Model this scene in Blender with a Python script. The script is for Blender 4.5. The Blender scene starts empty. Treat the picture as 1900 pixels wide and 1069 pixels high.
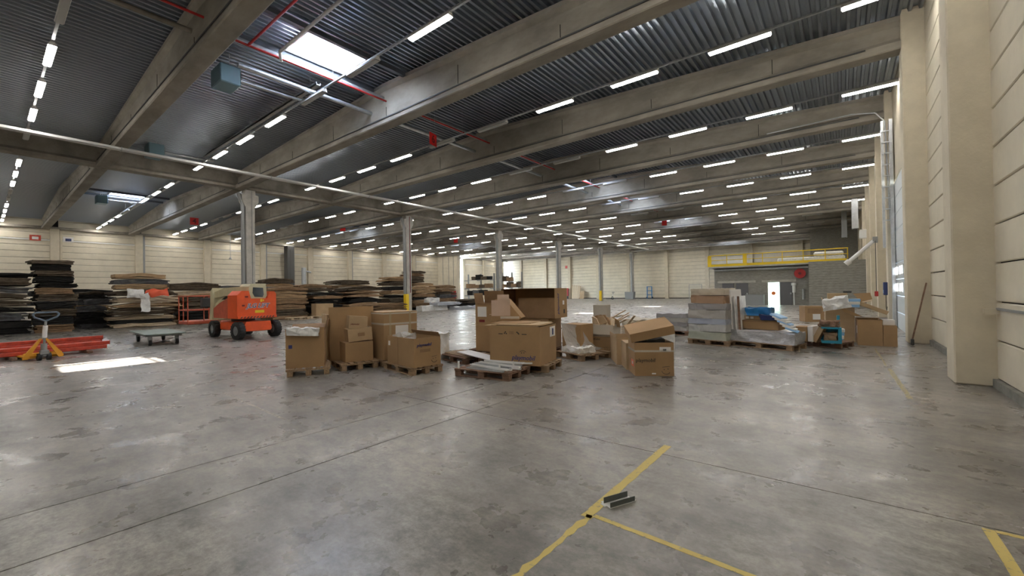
import bpy, math, random
from mathutils import Vector, Matrix, noise
PI = math.pi
S = bpy.context.scene
C = S.collection
# ------------------------------------------------------------------ camera, world, sun, exposure
cam = bpy.data.cameras.new('camera'); camo = bpy.data.objects.new('camera', cam); C.objects.link(camo); S.camera = camo
cam.sensor_width = 36; cam.lens = 36*779/1900; cam.clip_start = .05; cam.clip_end = 400
y_, p_, r_ = math.radians(38.23), math.radians(.5), math.radians(-.9)
F = Vector((-math.sin(y_)*math.cos(p_), math.cos(y_)*math.cos(p_), math.sin(p_)))
R0 = Vector((math.cos(y_), math.sin(y_), 0)); U0 = R0.cross(F)
Rr = R0*math.cos(r_)+U0*math.sin(r_); Uu = -R0*math.sin(r_)+U0*math.cos(r_)
camo.matrix_world = Matrix(((Rr.x, Uu.x, -F.x, 0), (Rr.y, Uu.y, -F.y, 0), (Rr.z, Uu.z, -F.z, 1.56), (0, 0, 0, 1)))
w = bpy.data.worlds.new('sky'); S.world = w; w.use_nodes = True
nt = w.node_tree; bg = nt.nodes['Background']
sk = nt.nodes.new('ShaderNodeTexSky'); sk.sky_type = 'NISHITA'; sk.sun_disc = False
sk.sun_elevation = math.radians(60); sk.sun_rotation = math.radians(0)
nt.links.new(sk.outputs[0], bg.inputs[0]); bg.inputs[1].default_value = 2.2
sl = bpy.data.lights.new('sun', 'SUN'); sl.energy = 34; sl.angle = math.radians(.6); sl.color = (1, .97, .92)
so = bpy.data.objects.new('sun', sl); C.objects.link(so)
so.rotation_euler = Vector((-.05, -.535, -1)).to_track_quat('-Z', 'Y').to_euler()
LAMP = 17.0
S.view_settings.view_transform = 'Standard'; S.view_settings.look = 'None'
S.view_settings.exposure = 1.9; S.view_settings.gamma = 1; S.view_settings.use_curve_mapping = False
S.cycles.use_light_tree = True
S.cycles.max_bounces = 7; S.cycles.diffuse_bounces = 4; S.cycles.glossy_bounces = 3; S.cycles.transparent_max_bounces = 8
S.cycles.sample_clamp_indirect = 4

# ------------------------------------------------------------------ materials
MATS = {}
def mat(name, col, rough=.6, metal=0, noise_=0, nscale=3, bump=0, bscale=40, spec=None, col2=None, emit=0, alpha=1, stretch=(1, 1, 1), trans=0, rvar=0, world=False, detail=4, ramp=(.35, .65)):
    if name in MATS: return MATS[name]
    m = bpy.data.materials.new(name); m.use_nodes = True; n = m.node_tree.nodes; l = m.node_tree.links
    b = n['Principled BSDF']; b.inputs['Base Color'].default_value = (*col, 1)
    b.inputs['Roughness'].default_value = rough; b.inputs['Metallic'].default_value = metal
    if spec is not None: b.inputs['Specular IOR Level'].default_value = spec
    if noise_ or bump or col2:
        if world: src = n.new('ShaderNodeNewGeometry').outputs['Position']
        else: src = n.new('ShaderNodeTexCoord').outputs['Object']
        mp = n.new('ShaderNodeMapping'); mp.inputs['Scale'].default_value = stretch; l.new(src, mp.inputs[0])
        if not world:
            oi = n.new('ShaderNodeObjectInfo'); l.new(oi.outputs['Random'], mp.inputs['Location'])
    if noise_ or col2:
        t = n.new('ShaderNodeTexNoise'); t.inputs['Scale'].default_value = nscale; t.inputs['Detail'].default_value = detail; t.inputs['Roughness'].default_value = .65
        l.new(mp.outputs[0], t.inputs['Vector'])
        cr = n.new('ShaderNodeValToRGB'); cr.color_ramp.elements[0].position = ramp[0]; cr.color_ramp.elements[1].position = ramp[1]
        c2 = col2 or tuple(min(1, c*(1+noise_)) for c in col); c1 = col if col2 else tuple(c*(1-noise_) for c in col)
        cr.color_ramp.elements[0].color = (*c1, 1); cr.color_ramp.elements[1].color = (*c2, 1)
        l.new(t.outputs[0], cr.inputs[0]); l.new(cr.outputs[0], b.inputs['Base Color'])
        if rvar:
            mr = n.new('ShaderNodeMapRange'); mr.inputs['From Min'].default_value = .3; mr.inputs['From Max'].default_value = .7
            mr.inputs['To Min'].default_value = rough-rvar; mr.inputs['To Max'].default_value = rough+rvar
            l.new(t.outputs[0], mr.inputs[0]); l.new(mr.outputs[0], b.inputs['Roughness'])
    if bump:
        t2 = n.new('ShaderNodeTexNoise'); t2.inputs['Scale'].default_value = bscale; t2.inputs['Detail'].default_value = 3
        l.new(mp.outputs[0], t2.inputs['Vector'])
        bp = n.new('ShaderNodeBump'); bp.inputs['Strength'].default_value = bump; bp.inputs['Distance'].default_value = .01
        l.new(t2.outputs[0], bp.inputs['Height']); l.new(bp.outputs[0], b.inputs['Normal'])
    if emit:
        b.inputs['Emission Color'].default_value = (*col, 1); b.inputs['Emission Strength'].default_value = emit
    if alpha < 1: b.inputs['Alpha'].default_value = alpha
    if trans: b.inputs['Transmission Weight'].default_value = trans
    MATS[name] = m; return m

def floor_material():
    m = bpy.data.materials.new('floor_concrete'); m.use_nodes = True; n = m.node_tree.nodes; l = m.node_tree.links
    b = n['Principled BSDF']; geo = n.new('ShaderNodeNewGeometry'); P = geo.outputs['Position']
    def nz(s, d, r=.6, st=None):
        t = n.new('ShaderNodeTexNoise'); t.inputs['Scale'].default_value = s; t.inputs['Detail'].default_value = d; t.inputs['Roughness'].default_value = r
        if st:
            mp = n.new('ShaderNodeMapping'); mp.inputs['Scale'].default_value = st; l.new(P, mp.inputs[0]); l.new(mp.outputs[0], t.inputs['Vector'])
        else: l.new(P, t.inputs['Vector'])
        return t.outputs[0]
    def ramp(src, a, ca, bb, cb):
        cr = n.new('ShaderNodeValToRGB'); e = cr.color_ramp.elements
        e[0].position = a; e[0].color = (*ca, 1); e[1].position = bb; e[1].color = (*cb, 1); l.new(src, cr.inputs[0]); return cr.outputs[0]
    def mul(a, bb, f=1):
        x = n.new('ShaderNodeMix'); x.data_type = 'RGBA'; x.blend_type = 'MULTIPLY'; x.inputs[0].default_value = f
        l.new(a, x.inputs[6]); l.new(bb, x.inputs[7]); return x.outputs[2]
    big = ramp(nz(.7, 6, .65), .32, (.14, .13, .118), .64, (.345, .325, .29))
    mid = ramp(nz(4.5, 8, .75, (1, 1.6, 1)), .34, (.55, .54, .53), .6, (1.15, 1.13, 1.1))
    fine = ramp(nz(26, 6, .75), .32, (.66, .66, .66), .6, (1.08, 1.08, 1.08))
    spots = ramp(nz(9, 2, .5, (1, .7, 1)), .18, (.7, .69, .68), .36, (1, 1, 1))
    sweep = ramp(nz(.8, 6, .7, (.25, 1.4, 1)), .35, (.86, .86, .87), .6, (1.05, 1.05, 1.05))
    c = mul(mul(mul(mul(big, mid), fine), spots), sweep)
    l.new(c, b.inputs['Base Color'])
    mr = n.new('ShaderNodeMapRange'); mr.inputs['From Min'].default_value = .3; mr.inputs['From Max'].default_value = .7
    mr.inputs['To Min'].default_value = .2; mr.inputs['To Max'].default_value = .44
    l.new(nz(1.9, 5, .6), mr.inputs[0]); l.new(mr.outputs[0], b.inputs['Roughness'])
    b.inputs['Specular IOR Level'].default_value = .55
    bp = n.new('ShaderNodeBump'); bp.inputs['Strength'].default_value = .22; bp.inputs['Distance'].default_value = .005
    l.new(nz(14, 6, .6), bp.inputs['Height']); l.new(bp.outputs[0], b.inputs['Normal'])
    MATS['floor'] = m; return m
M_floor = floor_material()
def paint_material(name, col, thr):
    m = bpy.data.materials.new(name); m.use_nodes = True; n = m.node_tree.nodes; l = m.node_tree.links
    b = n['Principled BSDF']; b.inputs['Roughness'].default_value = .6
    t = n.new('ShaderNodeTexNoise'); t.inputs['Scale'].default_value = 26; t.inputs['Detail'].default_value = 6
    l.new(n.new('ShaderNodeNewGeometry').outputs['Position'], t.inputs['Vector'])
    cr = n.new('ShaderNodeValToRGB'); cr.color_ramp.elements[0].position = thr-.06; cr.color_ramp.elements[1].position = thr+.05
    cr.color_ramp.elements[0].color = (.22, .2, .16, 1); cr.color_ramp.elements[1].color = (*col, 1)
    l.new(t.outputs[0], cr.inputs[0]); l.new(cr.outputs[0], b.inputs['Base Color']); MATS[name] = m; return m
M_tape = paint_material('yellow_tape', (.56, .43, .12), .36); M_worn = paint_material('worn_yellow', (.45, .38, .16), .5)
M_whiteline = paint_material('worn_white', (.5, .47, .4), .5)
M_joint = mat('joint_dark', (.03, .028, .026), 1, spec=0)
M_beam = mat('beam_concrete', (.27, .245, .205), .8, noise_=.22, nscale=1.3, bump=.3, bscale=8, world=True, stretch=(.5, 1, 1))
M_col = mat('column_concrete', (.46, .44, .4), .75, noise_=.15, nscale=2, bump=.25, bscale=20, world=True)
M_cream = mat('cream_paint', (.60, .535, .41), .72, noise_=.07, nscale=1.8, bump=.35, bscale=30, world=True)
M_panel = mat('cream_panel', (.66, .60, .475), .7, noise_=.06, nscale=1.2, bump=.25, bscale=25, world=True)
M_curb = mat('curb_grey', (.2, .195, .17), .8, noise_=.2, nscale=5, world=True)
M_deck = mat('galvanised_deck', (.33, .37, .42), .3, metal=.8)
M_dark = mat('dark_grey', (.05, .05, .05), .7)
M_black = mat('black_rubber', (.02, .02, .02), .75, noise_=.3, nscale=9)
M_galv = mat('galvanised_steel', (.5, .52, .53), .4, metal=.7, noise_=.1, nscale=6)
M_greysteel = mat('grey_steel', (.28, .29, .29), .5, metal=.3)
M_white = mat('white_paint', (.75, .75, .73), .5)
M_red = mat('red_paint', (.45, .02, .02), .45)
M_redsign = mat('red_sign', (.75, .02, .02), .5)
M_darkred = mat('dark_red', (.16, .01, .012), .5)
M_lamp = mat('lamp_diffuser', (1, .965, .91), .5, emit=LAMP)
M_yellow = mat('safety_yellow', (.85, .6, .02), .45)
M_block = mat('blockwork', (.29, .28, .25), .9, noise_=.18, nscale=3, bump=.6, bscale=6, world=True, stretch=(1, 1, 4))
M_doorgrey = mat('door_grey', (.12, .12, .13), .5)
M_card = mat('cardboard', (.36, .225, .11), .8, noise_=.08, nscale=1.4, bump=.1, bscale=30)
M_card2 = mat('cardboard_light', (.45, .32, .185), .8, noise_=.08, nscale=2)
M_cardin = mat('cardboard_dark', (.27, .165, .085), .85, noise_=.1, nscale=3)  # darker cardboard tone for flaps, insides, seams and prints
M_cardpink = mat('cardboard_pinkish', (.56, .42, .33), .75, noise_=.06, nscale=2)
M_tape2 = mat('packing_tape', (.42, .33, .2), .25)
M_cleartape = mat('clear_tape', (.55, .5, .42), .2)
M_ink = mat('blue_ink', (.03, .04, .18), .6)
M_blackink = mat('black_ink', (.03, .025, .02), .6)
M_paper = mat('paper_white', (.78, .76, .74), .6)
M_wood = mat('pallet_wood', (.27, .18, .105), .85, noise_=.3, nscale=5, stretch=(1, 6, 6))
M_woodb = mat('pallet_wood_brown', (.19, .11, .07), .85, noise_=.3, nscale=5, stretch=(1, 6, 6))
M_woodp = mat('pale_wood', (.6, .47, .32), .8, noise_=.15, nscale=4, stretch=(6, 1, 1))
M_plastic = mat('white_plastic_film', (.74, .74, .72), .28, noise_=.12, nscale=8, bump=.8, bscale=9)
M_film = mat('clear_film', (.8, .8, .78), .18, bump=1, bscale=12, alpha=.42)
M_orange = mat('lift_orange', (.78, .1, .02), .35, noise_=.1, nscale=2)
M_rusty = mat('lift_red', (.5, .1, .05), .45, noise_=.15, nscale=4)
M_boom = mat('lift_cream', (.56, .51, .32), .45, noise_=.08, nscale=3)
M_glass = mat('dark_glass', (.02, .03, .04), .08)
M_blue = mat('tarp_blue', (.01, .16, .42), .45, noise_=.15, nscale=5)
M_lblue = mat('sheet_blue', (.28, .5, .78), .4)
M_navy = mat('navy', (.015, .03, .12), .5)
M_teal = mat('crate_teal', (.02, .26, .4), .4)
M_redbar = mat('bar_red', (.5, .06, .03), .4, noise_=.25, nscale=6)
M_platform = mat('platform_green', (.22, .26, .23), .6, noise_=.15, nscale=4)
M_silver = mat('silver_foil', (.5, .5, .52), .3, metal=.35, noise_=.2, nscale=14, bump=1, bscale=14, stretch=(1, 1, 5))
BUND = [mat('felt_black', (.013, .012, .011), .95, noise_=.4, nscale=6), mat('board_brown', (.26, .165, .09), .85, noise_=.2, nscale=4), mat('board_dark', (.1, .075, .05), .9, noise_=.3, nscale=5),
        mat('board_tan', (.4, .27, .15), .85, noise_=.15, nscale=3), mat('felt_grey', (.1, .1, .105), .9, noise_=.3, nscale=4), mat('board_light', (.5, .4, .28), .8, noise_=.15, nscale=4)]

# ------------------------------------------------------------------ mesh helpers
class MB:
    def __init__(s): s.v = []; s.f = []; s.sm = []
    def add(s, vs, fs, M=None, smooth=False):
        o = len(s.v); s.v += [tuple(M @ Vector(v)) if M else tuple(v) for v in vs]
        s.f += [tuple(i+o for i in f) for f in fs]; s.sm += [smooth]*len(fs); return s
    def box(s, x0, x1, y0, y1, z0, z1, M=None):
        return s.add([(x0, y0, z0), (x1, y0, z0), (x1, y1, z0), (x0, y1, z0), (x0, y0, z1), (x1, y0, z1), (x1, y1, z1), (x0, y1, z1)],
                     [(0, 3, 2, 1), (4, 5, 6, 7), (0, 1, 5, 4), (1, 2, 6, 5), (2, 3, 7, 6), (3, 0, 4, 7)], M)
    def bev(s, x0, x1, y0, y1, z0, z1, b=.02, M=None):   # box with chamfered edges all round
        b = min(b, (x1-x0)*.45, (y1-y0)*.45, (z1-z0)*.45); vs = []
        for z, k in ((z0, 1), (z0+b, 0), (z1-b, 0), (z1, 1)):
            a = b if k else 0
            for (x, y) in ((x0+b, y0+a), (x1-b, y0+a), (x1-a, y0+b), (x1-a, y1-b), (x1-b, y1-a), (x0+b, y1-a), (x0+a, y1-b), (x0+a, y0+b)): vs.append((x, y, z))
        fs = [tuple(range(7, -1, -1)), tuple(range(24, 32))]
        for q in range(3):
            for i in range(8): fs.append((q*8+i, q*8+(i+1) % 8, q*8+8+(i+1) % 8, q*8+8+i))
        return s.add(vs, fs, M)
    def prism(s, pts, a, b, axis='y', M=None):           # polygon extruded along an axis; pts in the other two
        n_ = len(pts); vs = []
        for t in (a, b):
            for (p, q) in pts: vs.append((p, t, q) if axis == 'y' else ((t, p, q) if axis == 'x' else (p, q, t)))
        fs = [tuple(range(n_)), tuple(range(2*n_-1, n_-1, -1))]+[(i, n_+i, n_+(i+1) % n_, (i+1) % n_) for i in range(n_)]
        return s.add(vs, fs, M)
    def cyl(s, p, q, r, n_=12, r2=None, M=None, smooth=True):
        p = Vector(p); q = Vector(q); d = (q-p).normalized(); a = d.orthogonal().normalized(); b = d.cross(a); r2 = r if r2 is None else r2
        vs = [p+(a*math.cos(2*PI*i/n_)+b*math.sin(2*PI*i/n_))*r for i in range(n_)]+[q+(a*math.cos(2*PI*i/n_)+b*math.sin(2*PI*i/n_))*r2 for i in range(n_)]
        s.add(vs, [(i, (i+1) % n_, n_+(i+1) % n_, n_+i) for i in range(n_)], M, smooth)
        return s.add(vs, [tuple(range(n_-1, -1, -1)), tuple(range(n_, 2*n_))], M)
    def tube(s, pts, r, n_=8, M=None):
        for a, b in zip(pts, pts[1:]): s.cyl(a, b, r, n_, M=M)
        return s
    def mesh(s, name):
        me = bpy.data.meshes.new(name); me.from_pydata(s.v, [], s.f); me.polygons.foreach_set('use_smooth', s.sm); me.update(); return me
def obj(name, mb, m, parent=None, loc=(0, 0, 0), rot=(0, 0, 0)):
    me = mb.mesh(name) if isinstance(mb, MB) else mb
    if m and not me.materials: me.materials.append(m)
    o = bpy.data.objects.new(name, me); C.objects.link(o); o.parent = parent; o.location = loc; o.rotation_euler = rot; return o
def tag(o, label=None, cat=None, group=None, kind=None):
    if label: o['label'] = label
    if cat: o['category'] = cat
    if group: o['group'] = group
    if kind: o['kind'] = kind
    return o
def thing(name, label, cat, loc=(0, 0, 0), rz=0, group=None, rot=None):
    o = bpy.data.objects.new(name, None); C.objects.link(o); o.location = loc; o.rotation_euler = rot or (0, 0, rz)
    o.empty_display_size = .1; return tag(o, label, cat, group)
def struct(name, mb=None, m=None, label=None, loc=(0, 0, 0)):
    if mb is None: o = bpy.data.objects.new(name, None); C.objects.link(o); o.location = loc
    else: o = obj(name, mb, m, None, loc)
    return tag(o, label, kind='structure')
def text(name, body, size, m, parent, loc, rot, shear=0, ext=.001, sx=1, bold=0):
    cu = bpy.data.curves.new(name, 'FONT'); cu.body = body; cu.size = size; cu.extrude = ext; cu.shear = shear; cu.offset = bold or size*.012; cu.align_x = 'CENTER'; cu.align_y = 'CENTER'
    cu.resolution_u = 2
    t = bpy.data.objects.new(name, cu); C.objects.link(t)
    dg = bpy.context.evaluated_depsgraph_get(); me = bpy.data.meshes.new_from_object(t.evaluated_get(dg)); bpy.data.objects.remove(t)
    me.materials.clear(); me.materials.append(m); o = obj(name, me, m, parent, loc, rot); o.scale = (sx, 1, 1); return o
ORD = ['first', 'second', 'third', 'fourth', 'fifth', 'sixth', 'seventh', 'eighth', 'ninth', 'tenth', 'eleventh', 'twelfth', 'thirteenth', 'fourteenth', 'fifteenth', 'sixteenth']

# ------------------------------------------------------------------ the hall
XR, XL, YN, YF, GX = 1.82, -58.2, -14.2, 72.0, -28.8
RIDGE = {0: -13.7, 1: -43.6}
def roofz(x):
    s_ = 0 if x > GX else 1
    rx = RIDGE[s_]; return 9.62-abs(x-rx)*.0445
# floor: base plus slabs with saw-cut joints between them
fl = struct('floor', MB().box(XL-.5, XR+.5, YN-.5, YF+.5, -.3, -.04), M_joint)
xs = [XL-.3, -52.3, -46.3, -40.3, -34.3, -28.3, -22.3, -16.3, -10.3, -4.71, -3.82, XR+.3]
ys = [YN-.3, -8.0, -2.0, 4.0, 10, 16, 22, 28, 34, 40, 46, 52, 58, 64, YF+.3]
for i in range(len(xs)-1):
    for j in range(len(ys)-1):
        cx, cy = (xs[i]+xs[i+1])/2, (ys[j]+ys[j+1])/2; hx, hy = (xs[i+1]-xs[i])/2-.006, (ys[j+1]-ys[j])/2-.006
        obj('floor_slab', MB().box(-hx, hx, -hy, hy, -.045, 0), M_floor, fl, (cx, cy, 0))
def strip(name, pts, wd, m, jit=0, seed=0, z=.0015):
    rn = random.Random(seed); mb = MB(); L = []; Rt = []
    P = [Vector(p) for p in pts]
    for i, p in enumerate(P):
        d = (P[min(i+1, len(P)-1)]-P[max(i-1, 0)]).normalized(); nn = Vector((-d.y, d.x))
        a = wd/2*(1+jit*rn.uniform(-.9, .25)); b = wd/2*(1+jit*rn.uniform(-.9, .25))
        L.append(p+nn*a); Rt.append(p-nn*b)
    vs = [(p.x, p.y, z) for p in L]+[(p.x, p.y, z) for p in Rt]; n_ = len(P)
    vs += [(v[0], v[1], .0) for v in vs]
    fs = [(n_+i, n_+i+1, i+1, i) for i in range(n_-1)]+[(i, i+1, 2*n_+i+1, 2*n_+i) for i in range(n_-1)]+[(n_+i+1, n_+i, 3*n_+i, 3*n_+i+1) for i in range(n_-1)]
    mb.add(vs, fs); return obj(name, mb, m, fl)
def lin(a, b, n_): return [(a[0]+(b[0]-a[0])*i/n_, a[1]+(b[1]-a[1])*i/n_) for i in range(n_+1)]
strip('floor_marking', lin((-1.455, 1.2), (-1.40, 2.62), 22), .062, M_tape, .75, 1)
strip('floor_marking', lin((-1.42, 2.58), (-1.40, 4.24), 26), .075, M_tape, .18, 2)
strip('floor_marking', lin((-1.38, 2.63), (-.05, 2.56), 18), .045, M_tape, .25, 3)
strip('floor_marking', lin((.73, 1.5), (.70, 3.97), 12), .06, M_tape, .1, 4)
strip('floor_marking', lin((.73, 3.96), (1.8, 3.95), 6), .04, M_tape, .1, 5)
strip('floor_marking', lin((.70, 7.9), (.66, 10.6), 14), .07, M_worn, .4, 6)
strip('floor_marking', lin((.64, 10.9), (.6, 13.8), 14), .05, M_worn, .8, 7)
strip('floor_marking', lin((-.25, 8.5), (.62, 8.57), 10), .025, M_whiteline, .5, 8)
strip('floor_marking', lin((-7.95, 2.44), (-5.5, 2.37), 12), .04, M_whiteline, .4, 9)

# walls with stacked horizontal panels
PZ = [.13+.585*i for i in range(17)]
def panel_wall(name, along, pos, a0, a1, posts, face, zt=9.5, skip=()):
    # along 'y': wall plane x=pos; face = direction of the inside
    t = .3; mb = MB()
    wall = struct(name)
    panels = {}
    for i in range(len(posts)-1):
        s0, s1 = posts[i]+.25, posts[i+1]-.25
        if i in skip: continue
        L = s1-s0
        for z0, z1 in zip(PZ, PZ[1:]):
            key = (round(L, 2), round(z1-z0, 2))
            if key not in panels:
                panels[key] = MB().bev(-L/2, L/2, -.03, .03, 0, z1-z0-.02, .014).mesh('wall_panel'); panels[key].materials.append(M_panel)
            c = (s0+s1)/2
            o = obj('wall_panel', panels[key], M_panel, wall, (pos-face*.0, c, z0) if along == 'y' else (c, pos, z0), (0, 0, PI/2 if along == 'y' else 0))
    for i in range(len(posts)-1):
        s0, s1 = posts[i]-.0, posts[i+1]+.0
        if i in skip: continue
        o0, o1 = sorted((pos-face*.025, pos-face*t))
        b = MB()
        b.box(o0, o1, s0, s1, 0, zt) if along == 'y' else b.box(s0, s1, o0, o1, 0, zt)
        obj('wall_core', b, M_joint, wall)
    return wall
postsR = [YN-.2]+[9.82-6*k for k in (3, 2, 1)]+[9.82+6*k for k in range(0, 11)]+[YF+.2]
wr = panel_wall('wall_right', 'y', XR+.03, YN, YF, postsR, -1, skip=(5,))
def pilaster(wall, pr, cy, x0, x1, z1=9.3, m=M_cream, wd=.3):
    b = MB().bev(x0, x1, cy-wd, cy+wd, 0, z1, .02); return obj('pilaster', b, m, wall)
for py in postsR[1:-1]: pilaster(wr, 0, py, 1.36, XR+.12)
obj('baseboard', MB().box(XR-.06, XR+.03, 10.2, 15.4, 0, .125).box(XR-.06, XR+.03, YN, 9.5, 0, .125).box(XR-.06, XR+.03, 22.2, YF, 0, .125), M_curb, wr)
wl = panel_wall('wall_left', 'y', XL-.03, YN, YF, [YN-.2]+[-7.6+6*k for k in range(14)], 1, skip=(11,))
for k in range(14):
    py = -7.6+6*k
    pilaster(wl, 0, py, XL-.1, XL+.38, 8.1)
    obj('joint_cover', MB().box(XL-.1, XL+.2, py+.34, py+.5, 0, 8.0), M_greysteel if k % 2 else M_cream, wl)
obj('lintel', MB().box(XL, XL+.08, YN, YF, 7.0, 7.1), M_white, wl)
obj('cornice', MB().bev(XL, XL+.35, YN, YF, 8.05, 8.3, .03), M_beam, wl)
pF = [XL-.2, -54.0, -47.7, -42.1, -36.0, -30.0, -23.3, -16.9, -10.8, -4.6, XR+.2]
wf = panel_wall('wall_far', 'x', YF+.03, XL, XR, pF, -1)
for px in pF[1:-1]: obj('pilaster', MB().bev(px-.28, px+.28, YF-.4, YF+.1, 0, 8.6, .02), M_cream, wf)
wn = struct('wall_near', MB().box(XL-.4, XR+.4, YN-.4, YN-.1, 0, 9.6), M_panel)
# roller door standing open in the left wall, daylight outside
dl = struct('door_1')
obj('door_leaf', MB().box(XL-.12, XL-.04, 59.4, 64.2, 4.1, 8.0), M_white, dl)
for k in range(7): obj('door_rib', MB().box(XL-.04, XL-.02, 59.4, 64.2, 4.12+.56*k, 4.14+.56*k), M_greysteel, dl)
obj('door_jamb', MB().box(XL-.3, XL+.05, 59.0, 59.4, 0, 8.2).box(XL-.3, XL+.05, 64.2, 64.6, 0, 8.2).box(XL-.3, XL+.05, 59.0, 64.6, 8, 9.5), M_cream, dl)
M_yard = mat('yard_concrete', (.55, .54, .5), .9)
struct('ground_outside', MB().box(XL-40, XL-.3, 30, 95, -.3, -.02), M_yard)
# block that steps into the hall near the far corner of the left wall
sb = struct('wall_return', MB().box(XL, -53.0, 52.0, 52.6, 0, 9.3), M_cream)
for k in range(15): obj('wall_panel', MB().bev(XL+.05, -53.05, -.05, .05, 0, .57, .012), M_panel, sb, (0, 51.97, .13+.585*k))
for px in (-56.7, -55.2, -54.0): obj('conduit', MB().cyl((px, 51.88, 0), (px, 51.88, 8), .03, 6), M_greysteel, sb)

# roof beams, tapered towards the eaves, with a wide bottom flange
def beam(cy, s_):
    xa, xb = (GX+.2, XR+.0) if s_ == 0 else (XL-.1, GX-.2); rx = RIDGE[s_]
    st = struct('roof_beam'); st.location = (0, cy, 0)
    zt = lambda x: roofz(x)-.02
    web = MB()
    def tap(y0, y1, zb, m=None):
        web.prism([(xa, zb), (xb, zb), (xb, zt(xb-.3)), (rx, zt(rx)), (xa, zt(xa+.3))], y0, y1, 'y')
    tap(-.1, .1, 8.3)
    obj('web', web, M_beam, st)
    sj = MB()
    for q in range(7): xq = xa+2.2+q*3.9+(cy*7.3 % 1.5); sj.box(xq, xq+.02, -.108, -.1, 8.38, 8.38+(.35 if q % 2 else .62))
    obj('web_seam', sj, M_joint, st)
    obj('bottom_flange', MB().prism([(-.22, 8.03), (.22, 8.03), (.25, 8.06), (.25, 8.24), (.1, 8.38), (-.1, 8.38), (-.25, 8.24), (-.25, 8.06)], xa, xb, 'x'), M_beam, st)
    tf = MB()
    for a, b in ((xa, rx), (rx, xb)):
        za, zb = zt(a if a != xa else a+.3), zt(b if b != xb else b-.3)
        vs = []
        for x, z in ((a, za), (b, zb)):
            for (yy, dz) in ((-.1, -.24), (-.22, -.13), (-.22, 0), (.22, 0), (.22, -.13), (.1, -.24)): vs.append((x, yy, z+dz))
        tf.add(vs, [(0, 1, 2, 3, 4, 5)[::-1], (6, 7, 8, 9, 10, 11)]+[(i, (i+1) % 6, 6+(i+1) % 6, 6+i) for i in range(6)])
    obj('top_flange', tf, M_beam, st)
    # the cable duct that runs along the top of the lower flange
    obj('cable_duct', MB().box(xa+.5, xb-1.2, -.28, -.262, 8.2, 8.24), M_dark, st)
    return st
beamY = [9.8+6*k for k in range(-4, 11)]
for cy in beamY:
    for s_ in (0, 1): beam(cy, s_)
# girder carrying the beams along the column row
g = struct('girder')
obj('web', MB().box(GX-.15, GX+.15, YN, YF, 8.3, 9.0), M_beam, g)
obj('bottom_flange', MB().prism([(GX-.3, 8.06), (GX+.3, 8.06), (GX+.3, 8.2), (GX+.15, 8.34), (GX-.15, 8.34), (GX-.3, 8.2)], YN, YF, 'y'), M_beam, g)
obj('top_flange', MB().bev(GX-.3, GX+.3, YN, YF, 8.95, 9.1, .02), M_beam, g)
pp = tag(obj('cable_tray', MB().box(-24.42, -24.18, YN+.5, 66, 7.9, 7.915).box(-24.42, -24.405, YN+.5, 66, 7.915, 8.0).box(-24.195, -24.18, YN+.5, 66, 7.9, 8.01), M_white),
         'long pale cable tray hung under the roof beams before the column row', 'cable tray')
for k in range(13): obj('bracket', MB().box(-24.45, -24.15, -.02, .02, 7.88, 7.9).box(-24.45, -24.43, -.02, .02, 7.88, 8.03).box(-24.17, -24.15, -.02, .02, 7.88, 8.03), M_galv, pp, (0, -8.2+6*k, 0))
# columns
for k in range(-2, 6):
    cy = 10.35+12*k
    if cy < YN: continue
    c = struct('concrete_column'); c.location = (GX, cy, 0)
    b = MB().bev(-.25, .25, -.25, .25, 0, 8.04, .03)
    obj('shaft', b, M_col, c)
    obj('capital', MB().prism([(-.26, 7.0), (.26, 7.0), (.46, 7.35), (.46, 7.75), (.28, 7.8), (.28, 8.05), (-.28, 8.05), (-.28, 7.8), (-.46, 7.75), (-.46, 7.35)], -.26, .26, 'x'), M_col, c)
    obj('downpipe', MB().cyl((.12, -.38, 0), (.12, -.38, 7.2), .11, 12).cyl((.12, -.38, 7.2), (.12, -.62, 7.8), .11, 12), M_greysteel, c)
    obj('conduit', MB().cyl((.27, .08, 1.6 if k == 1 else .3), (.27, .08, 8.0), .03 if k == 1 else .018, 8), M_darkred if k == 1 else M_greysteel, c)
# ceiling: profiled deck bay by bay, above it the roof build-up
ce = struct('ceiling')
PITCH = .215
def hole_for(cy_bay, s_): return (round(cy_bay, 1), s_) in SKY
SKY = set()
for yb in (6.8, 24.8, 30.8, 42.8, 66.8, -11.2): SKY.add((round(yb, 1), 0))
for yb in (6.8, 24.8, 42.8, 60.8): SKY.add((round(yb, 1), 1))
SKX = {0: (-14.05, -12.45), 1: (-44.2, -42.6)}
HY0, HY1 = -.6, 1.35
def deck_mesh(s_, hole, Y0=-2.98, Y1=2.98):
    xa, xb = (GX, XR+.2) if s_ == 0 else (XL-.2, GX)
    hx0, hx1 = SKX[s_]; hy0, hy1 = HY0, HY1
    mb = MB(); n_ = int((xb-xa)/PITCH)
    def seg(x, y0, y1):
        p = PITCH; q = []
        for (dx, dz) in ((0, 0), (.3*p, 0), (.42*p, .1), (.88*p, .1), (p, 0)): q.append((x+dx, roofz(x+dx)+dz))
        for (a, b) in zip(q, q[1:]): mb.add([(a[0], y0, a[1]), (b[0], y0, b[1]), (b[0], y1, b[1]), (a[0], y1, a[1])], [(0, 1, 2, 3)])
    for i in range(n_+1):
        x = xa+i*PITCH
        if hole and hx0-PITCH < x < hx1: seg(x, Y0, hy0); seg(x, hy1, Y1)
        else: seg(x, Y0, Y1)
    return mb.mesh('deck_sheet')
DM = {}
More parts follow.
